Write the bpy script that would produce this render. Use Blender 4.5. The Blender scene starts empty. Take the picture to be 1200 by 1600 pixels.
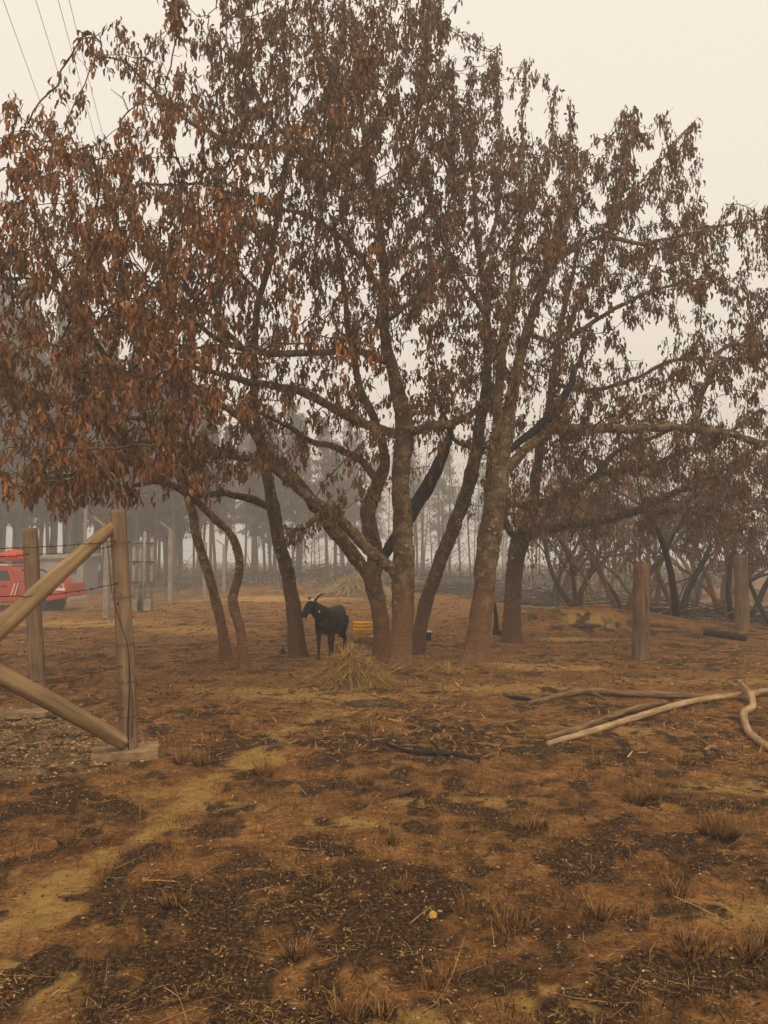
import bpy, bmesh, math, random
import numpy as np
from mathutils import Vector, Matrix, noise as mnoise
from mathutils.kdtree import KDTree

random.seed(7)
RNG = np.random.default_rng(7)
R = math.radians
scn = bpy.context.scene
col = scn.collection

# ------------------------------------------------------------------ camera
F = 1200.0            # focal length in photograph pixels (photograph 1200 x 1600)
CAMH = 1.6
HORIZON = 870.0
PITCH = math.atan((HORIZON - 800.0) / F)
cam_d = bpy.data.cameras.new('camera')
cam_d.sensor_fit = 'VERTICAL'
cam_d.sensor_height = 36.0
cam_d.lens = 36.0 * F / 1600.0
cam_d.clip_start = 0.05
cam_d.clip_end = 2000
cam = bpy.data.objects.new('camera', cam_d)
col.objects.link(cam)
cam.location = (0, 0, CAMH)
cam.rotation_euler = (math.pi / 2 + PITCH, 0, 0)
scn.camera = cam

# ------------------------------------------------------------------ world, sun, exposure
SUN_ELEV, SUN_ROT = R(52), R(200)
world = bpy.data.worlds.new('World')
scn.world = world
world.use_nodes = True
wn = world.node_tree
wn.nodes.clear()
w_out = wn.nodes.new('ShaderNodeOutputWorld')
w_bg = wn.nodes.new('ShaderNodeBackground')
w_sky = wn.nodes.new('ShaderNodeTexSky')
w_sky.sky_type = 'NISHITA'
w_sky.sun_disc = False
w_sky.sun_elevation = SUN_ELEV
w_sky.sun_rotation = SUN_ROT
w_sky.air_density = 1.0
w_sky.dust_density = 8.0
w_sky.ozone_density = 0.5
w_mix = wn.nodes.new('ShaderNodeMixRGB')       # thick smoke overcast veiling the clear sky
w_mix.blend_type = 'MIX'
w_mix.inputs['Fac'].default_value = 0.90
w_mix.inputs['Color2'].default_value = (7.7, 6.98, 6.02, 1)
wn.links.new(w_sky.outputs['Color'], w_mix.inputs['Color1'])
wn.links.new(w_mix.outputs['Color'], w_bg.inputs['Color'])
w_bg.inputs['Strength'].default_value = 0.10
wn.links.new(w_bg.outputs['Background'], w_out.inputs['Surface'])

sun_d = bpy.data.lights.new('sun', 'SUN')
sun_d.energy = 1.5
sun_d.angle = R(25)
sun_d.color = (1.0, 0.86, 0.68)
sun = bpy.data.objects.new('sun', sun_d)
col.objects.link(sun)
sun.rotation_euler = (math.pi / 2 - SUN_ELEV, 0, R(20))

scn.view_settings.view_transform = 'Standard'
scn.view_settings.look = 'None'
scn.view_settings.exposure = 0.53
scn.view_settings.gamma = 1.0
scn.view_settings.use_curve_mapping = False
scn.render.engine = 'CYCLES'
cy = scn.cycles
cy.use_denoising = True
try:
    cy.denoiser = 'OPENIMAGEDENOISE'
except Exception:
    pass
cy.max_bounces = 6
cy.diffuse_bounces = 3
cy.glossy_bounces = 2
cy.transmission_bounces = 3
cy.transparent_max_bounces = 6
cy.volume_bounces = 1
cy.sample_clamp_indirect = 6.0

# ------------------------------------------------------------------ vector noise for the terrain
def _hash2(ix, iy, s):
    h = (ix * 374761393 + iy * 668265263 + s * 1274126177) & 0xffffffff
    h = ((h ^ (h >> 13)) * 1274126177) & 0xffffffff
    h = h ^ (h >> 16)
    return (h & 0xffff) / 65535.0

def vnoise(x, y, s=0):
    x = np.asarray(x, float); y = np.asarray(y, float)
    xi = np.floor(x).astype(np.int64); yi = np.floor(y).astype(np.int64)
    fx = x - xi; fy = y - yi
    fx = fx * fx * fx * (fx * (fx * 6 - 15) + 10); fy = fy * fy * fy * (fy * (fy * 6 - 15) + 10)
    a = _hash2(xi, yi, s); b = _hash2(xi + 1, yi, s); c = _hash2(xi, yi + 1, s); d = _hash2(xi + 1, yi + 1, s)
    return (a + (b - a) * fx) + ((c + (d - c) * fx) - (a + (b - a) * fx)) * fy

def fbm(x, y, s=0, oct=4, gain=.5):
    t = 0; a = 1; n = 0
    for i in range(oct):
        t = t + a * vnoise(x * 2 ** i, y * 2 ** i, s + i * 17); n += a; a *= gain
    return t / n

def sstep(a, b, x):
    t = np.clip((x - a) / (b - a), 0, 1)
    return t * t * (3 - 2 * t)

MOUNDS = []   # (x, y, radius x, radius y, height)

def ground_h(x, y):
    x = np.asarray(x, float); y = np.asarray(y, float)
    h = 0.16 * (fbm(x / 6.0, y / 6.0, 3, 3) - .5)
    h = h + 0.05 * (fbm(x / .8, y / .8, 9, 3) - .5)
    far = sstep(20, 32, y) * sstep(2, 9, x)
    h = h - 0.55 * far                                   # land falls away on the right behind the posts
    h = h - .35 * sstep(18, 28, y) * sstep(-6, -11, x)
    for (mx, my, rx, ry, mh) in MOUNDS:
        h = h + mh * np.exp(-(((x - mx) / rx) ** 2 + ((y - my) / ry) ** 2))
    return h

def ray(px, py):
    v = (800.0 - py) / F
    return ((px - 600.0) / F, math.cos(PITCH) - math.sin(PITCH) * v, math.sin(PITCH) + math.cos(PITCH) * v)

def P(px, py, d):
    """world point seen at photograph pixel (px, py) at ground distance d"""
    rx, ry, rz = ray(px, py)
    s = d / ry
    return Vector((rx * s, d, CAMH + rz * s))

def G(px, py):
    """point of the ground seen at a photograph pixel"""
    rx, ry, rz = ray(px, py)
    z = 0.0
    for _ in range(12):
        s = (z - CAMH) / rz
        z = .5 * z + .5 * float(ground_h(rx * s, ry * s))
    s = (z - CAMH) / rz
    return Vector((rx * s, ry * s, float(ground_h(rx * s, ry * s))))

for (px, py, rx, ry, mh) in ((900, 968, 1.6, .8, .30), (960, 955, 1.8, .9, .32), (745, 1042, .55, .5, .10), (625, 1048, .6, .5, .08),
                             (560, 1050, .9, .6, .06), (800, 1003, .5, .5, .06), (860, 1045, 1.2, .6, .05), (240, 1120, 1.2, .8, .04)):
    d = CAMH * F / (py - HORIZON)
    MOUNDS.append(((px - 600) / F * d, d, rx, ry, mh))
MOUNDS += [(4.4, 17.4, 1.7, 1.1, .27), (5.8, 18.2, 1.9, 1.1, .28), (2.9, 18.4, 1.6, 1.0, .16)]

# ------------------------------------------------------------------ helpers
def link(o, parent=None):
    col.objects.link(o)
    if parent is not None:
        o.parent = parent
    return o

def mesh_obj(name, verts, faces, mat, parent=None, smooth=False):
    me = bpy.data.meshes.new(name)
    me.from_pydata([tuple(v) for v in verts], [], [tuple(f) for f in faces])
    if smooth:
        me.polygons.foreach_set('use_smooth', [True] * len(me.polygons))
    me.materials.append(mat)
    me.update()
    o = bpy.data.objects.new(name, me)
    return link(o, parent)

def tri_mesh(name, V, T, mat, parent=None, smooth=False):
    V = np.ascontiguousarray(V, np.float32); T = np.ascontiguousarray(T, np.int32)
    me = bpy.data.meshes.new(name)
    me.vertices.add(len(V)); me.vertices.foreach_set('co', V.ravel())
    n, k = T.shape
    me.loops.add(n * k); me.loops.foreach_set('vertex_index', T.ravel())
    me.polygons.add(n)
    me.polygons.foreach_set('loop_start', np.arange(0, n * k, k, dtype=np.int32))
    me.polygons.foreach_set('loop_total', np.full(n, k, np.int32))
    if smooth:
        me.polygons.foreach_set('use_smooth', np.ones(n, bool))
    me.materials.append(mat)
    me.update(calc_edges=True)
    me.validate()
    o = bpy.data.objects.new(name, me)
    return link(o, parent)

def bm_obj(name, bm, mat, parent=None, smooth=False, bevel=0):
    if bevel:
        bmesh.ops.bevel(bm, geom=list(bm.edges), offset=bevel, segments=2, affect='EDGES', clamp_overlap=True)
    me = bpy.data.meshes.new(name)
    bm.to_mesh(me); bm.free()
    if smooth:
        me.polygons.foreach_set('use_smooth', [True] * len(me.polygons))
    me.materials.append(mat)
    o = bpy.data.objects.new(name, me)
    return link(o, parent)

def empty(name, loc, label, cat, group=None, rz=0.0):
    o = bpy.data.objects.new(name, None)
    o.empty_display_size = .1
    o.location = loc
    o.rotation_euler = (0, 0, rz)
    col.objects.link(o)
    return tag(o, label, cat, group)

def tag(o, label=None, cat=None, group=None, kind=None):
    if label: o['label'] = label
    if cat: o['category'] = cat
    if group: o['group'] = group
    if kind: o['kind'] = kind
    return o

def boxm(bm, c, s, rot=None):
    m = Matrix.Translation(c)
    if rot is not None: m = m @ rot.to_4x4()
    m = m @ Matrix.Diagonal((s[0], s[1], s[2], 1))
    return bmesh.ops.create_cube(bm, size=1, matrix=m)

def frames(pts):
    pts = np.asarray(pts, float)
    t = np.gradient(pts, axis=0)
    t /= np.linalg.norm(t, axis=1, keepdims=True) + 1e-9
    ref = np.array([0.31, 0.17, 0.93]) if abs(t[0, 2]) < .8 else np.array([.95, .25, .1])
    u = np.cross(t[0], ref); u /= np.linalg.norm(u) + 1e-9
    U = [u]
    for i in range(1, len(pts)):
        u = u - t[i] * np.dot(u, t[i])
        u = u / (np.linalg.norm(u) + 1e-9)
        U.append(u)
    U = np.array(U)
    return t, U, np.cross(t, U)

def tube(pts, rad, k=6, caps=True, mod=None):
    """verts, faces (quads and cap fans) of a tube; mod(i, angle, point) multiplies the radius"""
    pts = np.asarray(pts, float); rad = np.asarray(rad, float)
    n = len(pts)
    t, U, W = frames(pts)
    a = np.arange(k) * 2 * math.pi / k
    ring = np.cos(a)[None, :, None] * U[:, None, :] + np.sin(a)[None, :, None] * W[:, None, :]
    V = pts[:, None, :] + ring * rad[:, None, None]
    if mod is not None:
        for i in range(n):
            for j in range(k):
                V[i, j] = pts[i] + ring[i, j] * rad[i] * mod(i, a[j], V[i, j])
    V = V.reshape(-1, 3)
    i = np.arange(n - 1)[:, None] * k; j = np.arange(k)[None, :]
    j2 = (j + 1) % k
    Q = np.stack([i + j, i + j2, i + k + j2, i + k + j], -1).reshape(-1, 4)
    if caps:
        V = np.vstack([V, pts[0:1], pts[-1:]])
        c0, c1 = n * k, n * k + 1
        jj = np.arange(k); j2 = (jj + 1) % k
        Q = np.vstack([Q, np.stack([np.full(k, c0), j2, jj, jj], -1), np.stack([np.full(k, c1), (n - 1) * k + jj, (n - 1) * k + j2, (n - 1) * k + j2], -1)])
    return V, Q

class MB:
    """collects tubes and triangles; quads with a repeated last index are triangles"""
    def __init__(s): s.V = []; s.Q = []; s.n = 0
    def add(s, V, Q):
        V = np.asarray(V, float); Q = np.asarray(Q, np.int64)
        if Q.shape[1] == 3: Q = np.hstack([Q, Q[:, 2:3]])
        s.V.append(V); s.Q.append(Q + s.n); s.n += len(V)
    def tube(s, pts, rad, k=6, caps=True, mod=None): s.add(*tube(pts, rad, k, caps, mod))
    def build(s, name, mat, parent=None, smooth=True, origin=None):
        V = np.vstack(s.V); Q = np.vstack(s.Q)
        if origin is not None: V = V - np.asarray(origin)
        T = np.vstack([Q[:, [0, 1, 2]], Q[:, [0, 2, 3]][Q[:, 2] != Q[:, 3]]])
        o = tri_mesh(name, V, T, mat, parent, smooth)
        return o

def resample(pts, rad, step):
    pts = np.asarray(pts, float); rad = np.asarray(rad, float)
    # Catmull-Rom through the points
    n = len(pts)
    ext = np.vstack([2 * pts[0] - pts[1], pts, 2 * pts[-1] - pts[-2]])
    outp, outr = [], []
    for i in range(n - 1):
        p0, p1, p2, p3 = ext[i:i + 4]
        m = max(2, int(np.linalg.norm(p2 - p1) / step))
        for j in range(m):
            t = j / m
            outp.append(.5 * ((2 * p1) + (-p0 + p2) * t + (2 * p0 - 5 * p1 + 4 * p2 - p3) * t * t + (-p0 + 3 * p1 - 3 * p2 + p3) * t ** 3))
            outr.append(rad[i] + (rad[i + 1] - rad[i]) * t)
    outp.append(pts[-1]); outr.append(rad[-1])
    return np.array(outp), np.array(outr)

# ------------------------------------------------------------------ materials
def nt(name):
    m = bpy.data.materials.new(name); m.use_nodes = True
    t = m.node_tree; t.nodes.clear()
    o = t.nodes.new('ShaderNodeOutputMaterial'); b = t.nodes.new('ShaderNodeBsdfPrincipled')
    t.links.new(b.outputs['BSDF'], o.inputs['Surface'])
    b.inputs['Roughness'].default_value = .9
    b.inputs['Specular IOR Level'].default_value = .15
    return m, t, b, o

def node(t, typ, **kw):
    n = t.nodes.new(typ)
    for k, v in kw.items():
        if k in n.inputs: n.inputs[k].default_value = v
        else: setattr(n, k, v)
    return n

def ramp(t, fac, stops):
    r = t.nodes.new('ShaderNodeValToRGB')
    el = r.color_ramp.elements
    while len(el) < len(stops): el.new(.5)
    for e, (p, c) in zip(el, stops):
        e.position = p; e.color = (*c, 1) if len(c) == 3 else c
    t.links.new(fac, r.inputs['Fac'])
    return r.outputs['Color']

def mixc(t, fac, a, b, mode='MIX'):
    m = t.nodes.new('ShaderNodeMixRGB'); m.blend_type = mode
    for s, v in (('Fac', fac), ('Color1', a), ('Color2', b)):
        if isinstance(v, bpy.types.NodeSocket): t.links.new(v, m.inputs[s])
        elif s == 'Fac': m.inputs[s].default_value = v
        else: m.inputs[s].default_value = (*v, 1)
    return m.outputs['Color']

def noise(t, scale, detail=4, rough=.6, vec=None, stretch=None, coord='Object', grain=False):
    n = node(t, 'ShaderNodeTexNoise', Scale=scale, Detail=detail, Roughness=rough)
    c = t.nodes.new('ShaderNodeTexCoord')
    v = c.outputs[coord]
    if grain:
        ga_ = t.nodes.new('ShaderNodeAttribute'); ga_.attribute_name = 'grain'; v = ga_.outputs['Vector']
    if stretch:
        mp = t.nodes.new('ShaderNodeMapping'); mp.inputs['Scale'].default_value = stretch
        t.links.new(v, mp.inputs['Vector']); v = mp.outputs['Vector']
    t.links.new(v, n.inputs['Vector'])
    return n.outputs['Fac']

def bump(t, b, h, strength=.5, dist=.01):
    bp = t.nodes.new('ShaderNodeBump'); bp.inputs['Strength'].default_value = strength; bp.inputs['Distance'].default_value = dist
    t.links.new(h, bp.inputs['Height']); t.links.new(bp.outputs['Normal'], b.inputs['Normal'])

def simple(name, a, b_, scale=8, rough=.85, bumps=.4, dist=.008, stretch=None, lo=.35, hi=.65, grain=False):
    m, t, b, o = nt(name)
    f = noise(t, scale, 5, .6, stretch=stretch, grain=grain)
    c = ramp(t, f, [(lo, a), (hi, b_)])
    if grain: c = mixc(t, .6, c, ramp(t, noise(t, scale * .35, 4, .6), [(.35, (.55, .52, .5)), (.65, (1.15, 1.12, 1.08))]), 'MULTIPLY')
    t.links.new(c, b.inputs['Base Color'])
    b.inputs['Roughness'].default_value = rough
    if bumps: bump(t, b, noise(t, scale * 4, 4, .65, stretch=stretch, grain=grain), bumps, dist)
    return m

def bark_mat(name, base, dark, lichen, dust, lich_amt=.55):
    m, t, b, o = nt(name)
    f1 = noise(t, 5, 6, .65)
    c = ramp(t, f1, [(.3, dark), (.65, base)])
    # crusty lichen blotches
    f2 = noise(t, 7.5, 5, .7)
    lf = ramp(t, f2, [(lich_amt, (0, 0, 0)), (lich_amt + .07, (1, 1, 1))])
    f3 = noise(t, 60, 3, .6)
    lc = ramp(t, f3, [(.35, tuple(x * .45 for x in lichen)), (.7, lichen)])
    c = mixc(t, lf, c, lc)
    # red dust low on the trunk
    geo = t.nodes.new('ShaderNodeNewGeometry'); sep = t.nodes.new('ShaderNodeSeparateXYZ')
    t.links.new(geo.outputs['Position'], sep.inputs[0])
    add = node(t, 'ShaderNodeMath', operation='MULTIPLY_ADD'); t.links.new(noise(t, 3, 4, .6), add.inputs[0]); add.inputs[1].default_value = 1.4
    t.links.new(sep.outputs['Z'], add.inputs[2])
    df = ramp(t, add.outputs[0], [(.55, (1, 1, 1)), (1.0, (0, 0, 0))])
    mr = node(t, 'ShaderNodeMapRange'); mr.inputs['From Min'].default_value = 1.0; mr.inputs['From Max'].default_value = 2.3
    mr.inputs['To Min'].default_value = .75; mr.inputs['To Max'].default_value = 0
    t.links.new(add.outputs[0], mr.inputs['Value'])
    c = mixc(t, mr.outputs[0], c, dust)
    # horizontal bands of the bark
    w = node(t, 'ShaderNodeTexWave', Scale=6, Distortion=14, Detail=4)
    w.bands_direction = 'Z'
    tc = t.nodes.new('ShaderNodeTexCoord'); t.links.new(tc.outputs['Object'], w.inputs['Vector'])
    c = mixc(t, .22, c, ramp(t, w.outputs['Fac'], [(.1, (.35, .33, .3)), (.5, (1, 1, 1))]), 'MULTIPLY')
    t.links.new(c, b.inputs['Base Color'])
    hh = node(t, 'ShaderNodeMath', operation='ADD'); t.links.new(noise(t, 35, 5, .7), hh.inputs[0]); t.links.new(f2, hh.inputs[1])
    bump(t, b, hh.outputs[0], 1.0, .05)
    return m

def island_mat(name, stops, translucent=0.0, rough=.8, spec=.15, low=False):
    """each separate piece of the mesh takes its own colour from the ramp"""
    m, t, b, o = nt(name)
    g = t.nodes.new('ShaderNodeNewGeometry')
    c = ramp(t, g.outputs['Random Per Island'], stops)
    f = noise(t, 45, 2, .5)
    c = mixc(t, .5, c, ramp(t, f, [(.3, (.42, .38, .35)), (.7, (1.3, 1.25, 1.15))]), 'MULTIPLY')
    if low:      # whole sprays differ: some rusty, some dull olive brown
        c = mixc(t, ramp(t, noise(t, 1.6, 3, .55), [(.42, (0, 0, 0)), (.6, (.75, .75, .75))]), c, mixc(t, .75, c, (.105, .075, .042)))
    t.links.new(c, b.inputs['Base Color'])
    b.inputs['Roughness'].default_value = rough
    b.inputs['Specular IOR Level'].default_value = spec
    if translucent:
        tr = t.nodes.new('ShaderNodeBsdfTranslucent'); t.links.new(c, tr.inputs['Color'])
        mx = t.nodes.new('ShaderNodeMixShader'); mx.inputs[0].default_value = translucent
        t.links.new(b.outputs['BSDF'], mx.inputs[1]); t.links.new(tr.outputs['BSDF'], mx.inputs[2])
        t.links.new(mx.outputs[0], o.inputs['Surface'])
    return m

M = {}
M['bark'] = bark_mat('bark', (.20, .125, .072), (.06, .038, .024), (.40, .29, .14), (.27, .125, .06), .52)
M['bark_dark'] = bark_mat('bark_dark', (.14, .09, .055), (.045, .03, .02), (.30, .22, .11), (.20, .10, .05), .56)
M['twig'] = simple('twig', (.045, .03, .02), (.13, .095, .055), 14, .9, .5, .006)
M['lichen'] = island_mat('lichen', [(0, (.11, .085, .04)), (.4, (.24, .18, .085)), (.75, (.40, .31, .165)), (1, (.16, .14, .06))], 0, .95)
M['char'] = simple('char', (.010, .0095, .009), (.028, .025, .022), 9, .75, .5, .008)
M['leaf'] = island_mat('leaf', [(0, (.07, .038, .022)), (.2, (.18, .075, .030)), (.45, (.35, .135, .046)), (.62, (.19, .10, .048)), (.8, (.32, .155, .06)), (.93, (.52, .22, .07)), (1, (.15, .10, .05))], .12, low=True)
M['leaf_brown'] = island_mat('leaf_brown', [(0, (.055, .036, .022)), (.3, (.17, .088, .042)), (.55, (.25, .105, .042)), (.75, (.15, .095, .05)), (.92, (.30, .16, .07)), (1, (.10, .07, .04))], .12, low=True)
M['leaf_grey'] = island_mat('leaf_grey', [(0, (.06, .045, .03)), (.4, (.13, .085, .05)), (.7, (.20, .135, .075)), (1, (.09, .065, .04))], .2)
M['straw'] = island_mat('straw', [(0, (.22, .12, .035)), (.35, (.38, .23, .075)), (.7, (.55, .36, .13)), (1, (.28, .16, .05))], .15)
M['straw_pale'] = island_mat('straw_pale', [(0, (.20, .14, .07)), (.5, (.42, .31, .16)), (1, (.60, .48, .28))], .15)
M['dry_blade'] = island_mat('dry_blade', [(0, (.10, .05, .02)), (.4, (.25, .13, .045)), (.8, (.40, .22, .075)), (1, (.16, .08, .03))], .15)
M['char_blade'] = island_mat('char_blade', [(0, (.012, .010, .008)), (.6, (.03, .02, .014)), (1, (.10, .05, .022))])
M['bits'] = island_mat('bits', [(0, (.05, .03, .016)), (.3, (.20, .10, .035)), (.6, (.36, .2, .07)), (.9, (.12, .06, .025)), (1, (.46, .29, .12))])
M['post'] = simple('post', (.14, .09, .052), (.27, .18, .108), 9, .85, .6, .01, stretch=(4, 4, .25), grain=True)
M['pole'] = simple('pole', (.18, .115, .055), (.36, .24, .12), 7, .75, .4, .008, stretch=(4, 4, .22), grain=True)
M['slab'] = simple('slab', (.16, .10, .05), (.33, .215, .11), 9, .9, .8, .015)
M['grey_post'] = simple('grey_post', (.22, .19, .15), (.33, .29, .23), 6, .9, .4, .01)
M['stump_post'] = simple('stump_post', (.12, .07, .042), (.25, .15, .085), 7, .9, .9, .02, stretch=(4, 4, .4), grain=True)
M['dead_wood'] = simple('dead_wood', (.26, .16, .075), (.52, .36, .19), 9, .8, .6, .01, stretch=(4, 4, .3), grain=True)
M['dead_wood_dark'] = simple('dead_wood_dark', (.09, .05, .025), (.30, .18, .085), 9, .85, .6, .01, stretch=(4, 4, .5), grain=True)
M['wire'] = simple('wire', (.035, .02, .013), (.09, .05, .03), 30, .7, 0)
M['cable'] = simple('cable', (.20, .19, .17), (.26, .24, .21), 3, .6, 0)
M['far_bark'] = simple('far_bark', (.045, .038, .032), (.11, .095, .078), 3, .9, 0)
M['far_needle'] = island_mat('far_needle', [(0, (.05, .042, .03)), (.5, (.09, .07, .048)), (1, (.13, .095, .06))], .1)
M['goat_coat'] = simple('goat_coat', (.0065, .0055, .005), (.015, .012, .010), 22, .6, .9, .012)
M['horn'] = simple('horn', (.05, .033, .02), (.12, .085, .05), 30, .5, .4, .004, stretch=(1, 1, 6))
M['white_fur'] = simple('white_fur', (.55, .47, .36), (.75, .68, .56), 40, .9, .5, .004)
M['yellow'] = simple('yellow', (.72, .36, .008), (.85, .46, .015), 6, .5, .1, .003)
M['tag_yellow'] = simple('tag_yellow', (.55, .42, .12), (.75, .6, .22), 20, .5, 0)
M['rust'] = simple('rust', (.16, .085, .025), (.34, .19, .06), 10, .85, .6, .01)
M['pale_board'] = simple('pale_board', (.55, .48, .38), (.72, .65, .54), 8, .8, .3, .005)
M['red_paint'] = simple('red_paint', (.36, .045, .025), (.46, .07, .04), 1.5, .35, 0)
M['white_paint'] = simple('white_paint', (.68, .65, .6), (.8, .77, .72), 2, .4, 0)
M['red_cloth'] = simple('red_cloth', (.42, .04, .02), (.58, .085, .04), 12, .8, .6, .02)
M['dark_glass'] = simple('dark_glass', (.03, .035, .035), (.05, .055, .052), 1, .15, 0)
M['rubber'] = simple('rubber', (.015, .014, .013), (.03, .028, .025), 9, .9, .3, .004)
M['steel'] = simple('steel', (.25, .24, .22), (.38, .36, .33), 5, .45, 0)
M['shed_wall'] = simple('shed_wall', (.20, .19, .165), (.27, .255, .22), 2, .9, .2, .01)
M['yellow_leaf'] = simple('yellow_leaf', (.6, .38, .08), (.75, .5, .14), 30, .7, 0)
M['mud'] = simple('mud', (.05, .03, .018), (.14, .07, .032), 7, .95, .9, .03)

# ------------------------------------------------------------------ ground
def gpx(px, py):
    d = CAMH * F / (py - HORIZON)
    return ((px - 600) / F * d, d)

PATH = [gpx(*p) for p in ((-260, 1640), (-40, 1500), (60, 1430), (150, 1360), (260, 1290), (340, 1240), (395, 1195), (440, 1150), (520, 1115), (640, 1085), (780, 1075), (900, 1060))]
OCHRE = [(*gpx(860, 1045), .9, .28, 1), (4.5, 16.8, .6, .7, .72), (3.7, 15.2, .9, .4, .75), (*gpx(860, 1545), .16, .10, 1), (*gpx(650, 1580), .16, .12, .9), (*gpx(800, 1075), 1.2, .4, .6),
         (*gpx(240, 1240), .3, .2, .6), (*gpx(540, 1285), .28, .12, .9), (*gpx(700, 1255), .45, .12, .8), (*gpx(1150, 1230), .5, .2, .7), (*gpx(1120, 1420), .3, .18, .6),
         (*gpx(60, 1520), .35, .2, .7), (*gpx(330, 1260), .5, .15, .6), (*gpx(980, 1140), .8, .3, .5), (*gpx(400, 1080), 1.2, .35, .5), (*gpx(1100, 1060), 1.5, .35, .5),
         (*gpx(150, 975), 2, 1.2, .55), (*gpx(420, 935), 4, 2.5, .7), (*gpx(300, 985), 1.5, .9, .5), (*gpx(500, 1090), 1.0, .25, .9), (*gpx(1150, 1085), .8, .25, .6)]
BURN = [(*gpx(480, 1165), .8, .35, 1), (*gpx(120, 1250), .7, .35, 1), (*gpx(860, 1200), .8, .25, .8), (*gpx(500, 1400), .9, .35, 1), (*gpx(960, 1330), .8, .35, .8),
        (*gpx(700, 1500), .45, .14, 1), (*gpx(1060, 1500), .35, .15, 1), (*gpx(250, 1500), .5, .2, .9), (*gpx(760, 1330), .6, .2, .8), (*gpx(1120, 1300), .25, .12, 1),
        (*gpx(260, 940), 2.5, .7, 1), (*gpx(80, 985), 2.0, .5, .9), (*gpx(880, 915), 8, 5, 1), (*gpx(1080, 990), 2, .8, .7), (*gpx(890, 1000), .9, .25, .8), (*gpx(300, 1045), 1.3, .3, .6),
        (*gpx(545, 1340), .5, .2, .8), (*gpx(380, 1340), .5, .2, .7), (*gpx(900, 1430), .5, .2, .8), (*gpx(600, 905), 5, 6, .8), (*gpx(460, 1010), .8, .25, .5), (*gpx(560, 1235), .5, .1, .7), (*gpx(640, 1425), .5, .15, .8)]
GRAVEL = [(*gpx(60, 1175), 1.0, .8, 1), (*gpx(-60, 1150), 1.4, 1.2, 1), (*gpx(10, 1195), .6, .4, 1)]

def seg_dist(x, y, poly):
    best = np.full(np.shape(x), 1e9)
    for (ax, ay), (bx, by) in zip(poly[:-1], poly[1:]):
        dx, dy = bx - ax, by - ay
        t = np.clip(((x - ax) * dx + (y - ay) * dy) / (dx * dx + dy * dy), 0, 1)
        best = np.minimum(best, np.hypot(x - ax - t * dx, y - ay - t * dy))
    return best

def ground_masks(x, y):
    """(burn, ochre, gravel) in 0..1: where the soil is scorched, bare sandy, or stony"""
    wob = .35 * (fbm(x / .5, y / .5, 31, 4) - .5)
    n1 = fbm(x / 1.1, y / 1.1, 41, 5, .6)
    n2 = fbm(x / .33, y / .33, 47, 4, .6)
    n3 = fbm(x / .12, y / .12, 53, 3, .6)
    nn = .20 * n1 + .42 * n2 + .38 * n3
    pd = seg_dist(x, y, PATH) + wob * 1.3 + .5 * (n2 - .5)
    path = (1 - sstep(-.08, .30, pd)) * (1 - .6 * sstep(7.0, 8.5, y))
    och = path * .85
    for (cx, cy_, rx, ry, s) in OCHRE:
        e = np.exp(-(((x - cx) / rx) ** 2 + ((y - cy_) / ry) ** 2) ** 1.3)
        och = np.maximum(och, s * e)
    och = np.clip(och * 1.3 + (nn - .5) * 3.0 - .05, 0, 1)
    b = np.zeros(np.shape(x))
    for (cx, cy_, rx, ry, s) in BURN:
        e = np.exp(-(((x - cx) / rx) ** 2 + ((y - cy_) / ry) ** 2) ** 1.2)
        b = np.maximum(b, s * e)
    near = (1 - sstep(6.5, 9.0, y)) * .22
    far = sstep(26, 45, y) * .5
    burn = np.clip(((b * .46 + near + far + .08) + (nn - .5) * 5.8) - path * .75, 0, 1)
    gr = np.zeros(np.shape(x))
    for (cx, cy_, rx, ry, s) in GRAVEL:
        e = np.exp(-(((x - cx) / rx) ** 2 + ((y - cy_) / ry) ** 2) ** 1.5)
        gr = np.maximum(gr, s * e)
    gr = np.clip(gr * 1.3 + (nn - .5) * .8 - .1, 0, 1)
    return burn, och, gr

def axis(lo, fine_lo, fine_hi, hi, step, grow):
    a = list(np.arange(fine_lo, fine_hi, step))
    s = step; x = a[-1]
    while x < hi:
        s *= grow; x += s; a.append(min(x, hi))
    s = step; x = fine_lo; pre = []
    while x > lo:
        s *= grow; x -= s; pre.append(max(x, lo))
    return np.array(pre[::-1] + a)

gx = axis(-180, -3.6, 3.6, 180, 0.026, 1.05)
gy = axis(-25, 2.2, 9.0, 250, 0.026, 1.028)
GX, GY = np.meshgrid(gx, gy)
gz = ground_h(GX, GY)
gburn, goch, ggrav = ground_masks(GX, GY)
nearf = np.exp(-np.maximum(GY - 6, 0) / 8)
gz = gz + nearf * (.026 * (vnoise(GX / .075, GY / .075, 83) - .5) * (.3 + .7 * gburn) + .046 * (fbm(GX / .16, GY / .16, 71, 3, .6) - .5) + .022 * gburn * (vnoise(GX / .06, GY / .06, 77) - .4)) + .02 * ggrav * vnoise(GX / .07, GY / .07, 79) * nearf
nxg, nyg = len(gx), len(gy)
ii = (np.arange(nyg - 1)[:, None] * nxg + np.arange(nxg - 1)[None, :])
GQ = np.stack([ii, ii + 1, ii + nxg + 1, ii + nxg], -1).reshape(-1, 4)

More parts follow.
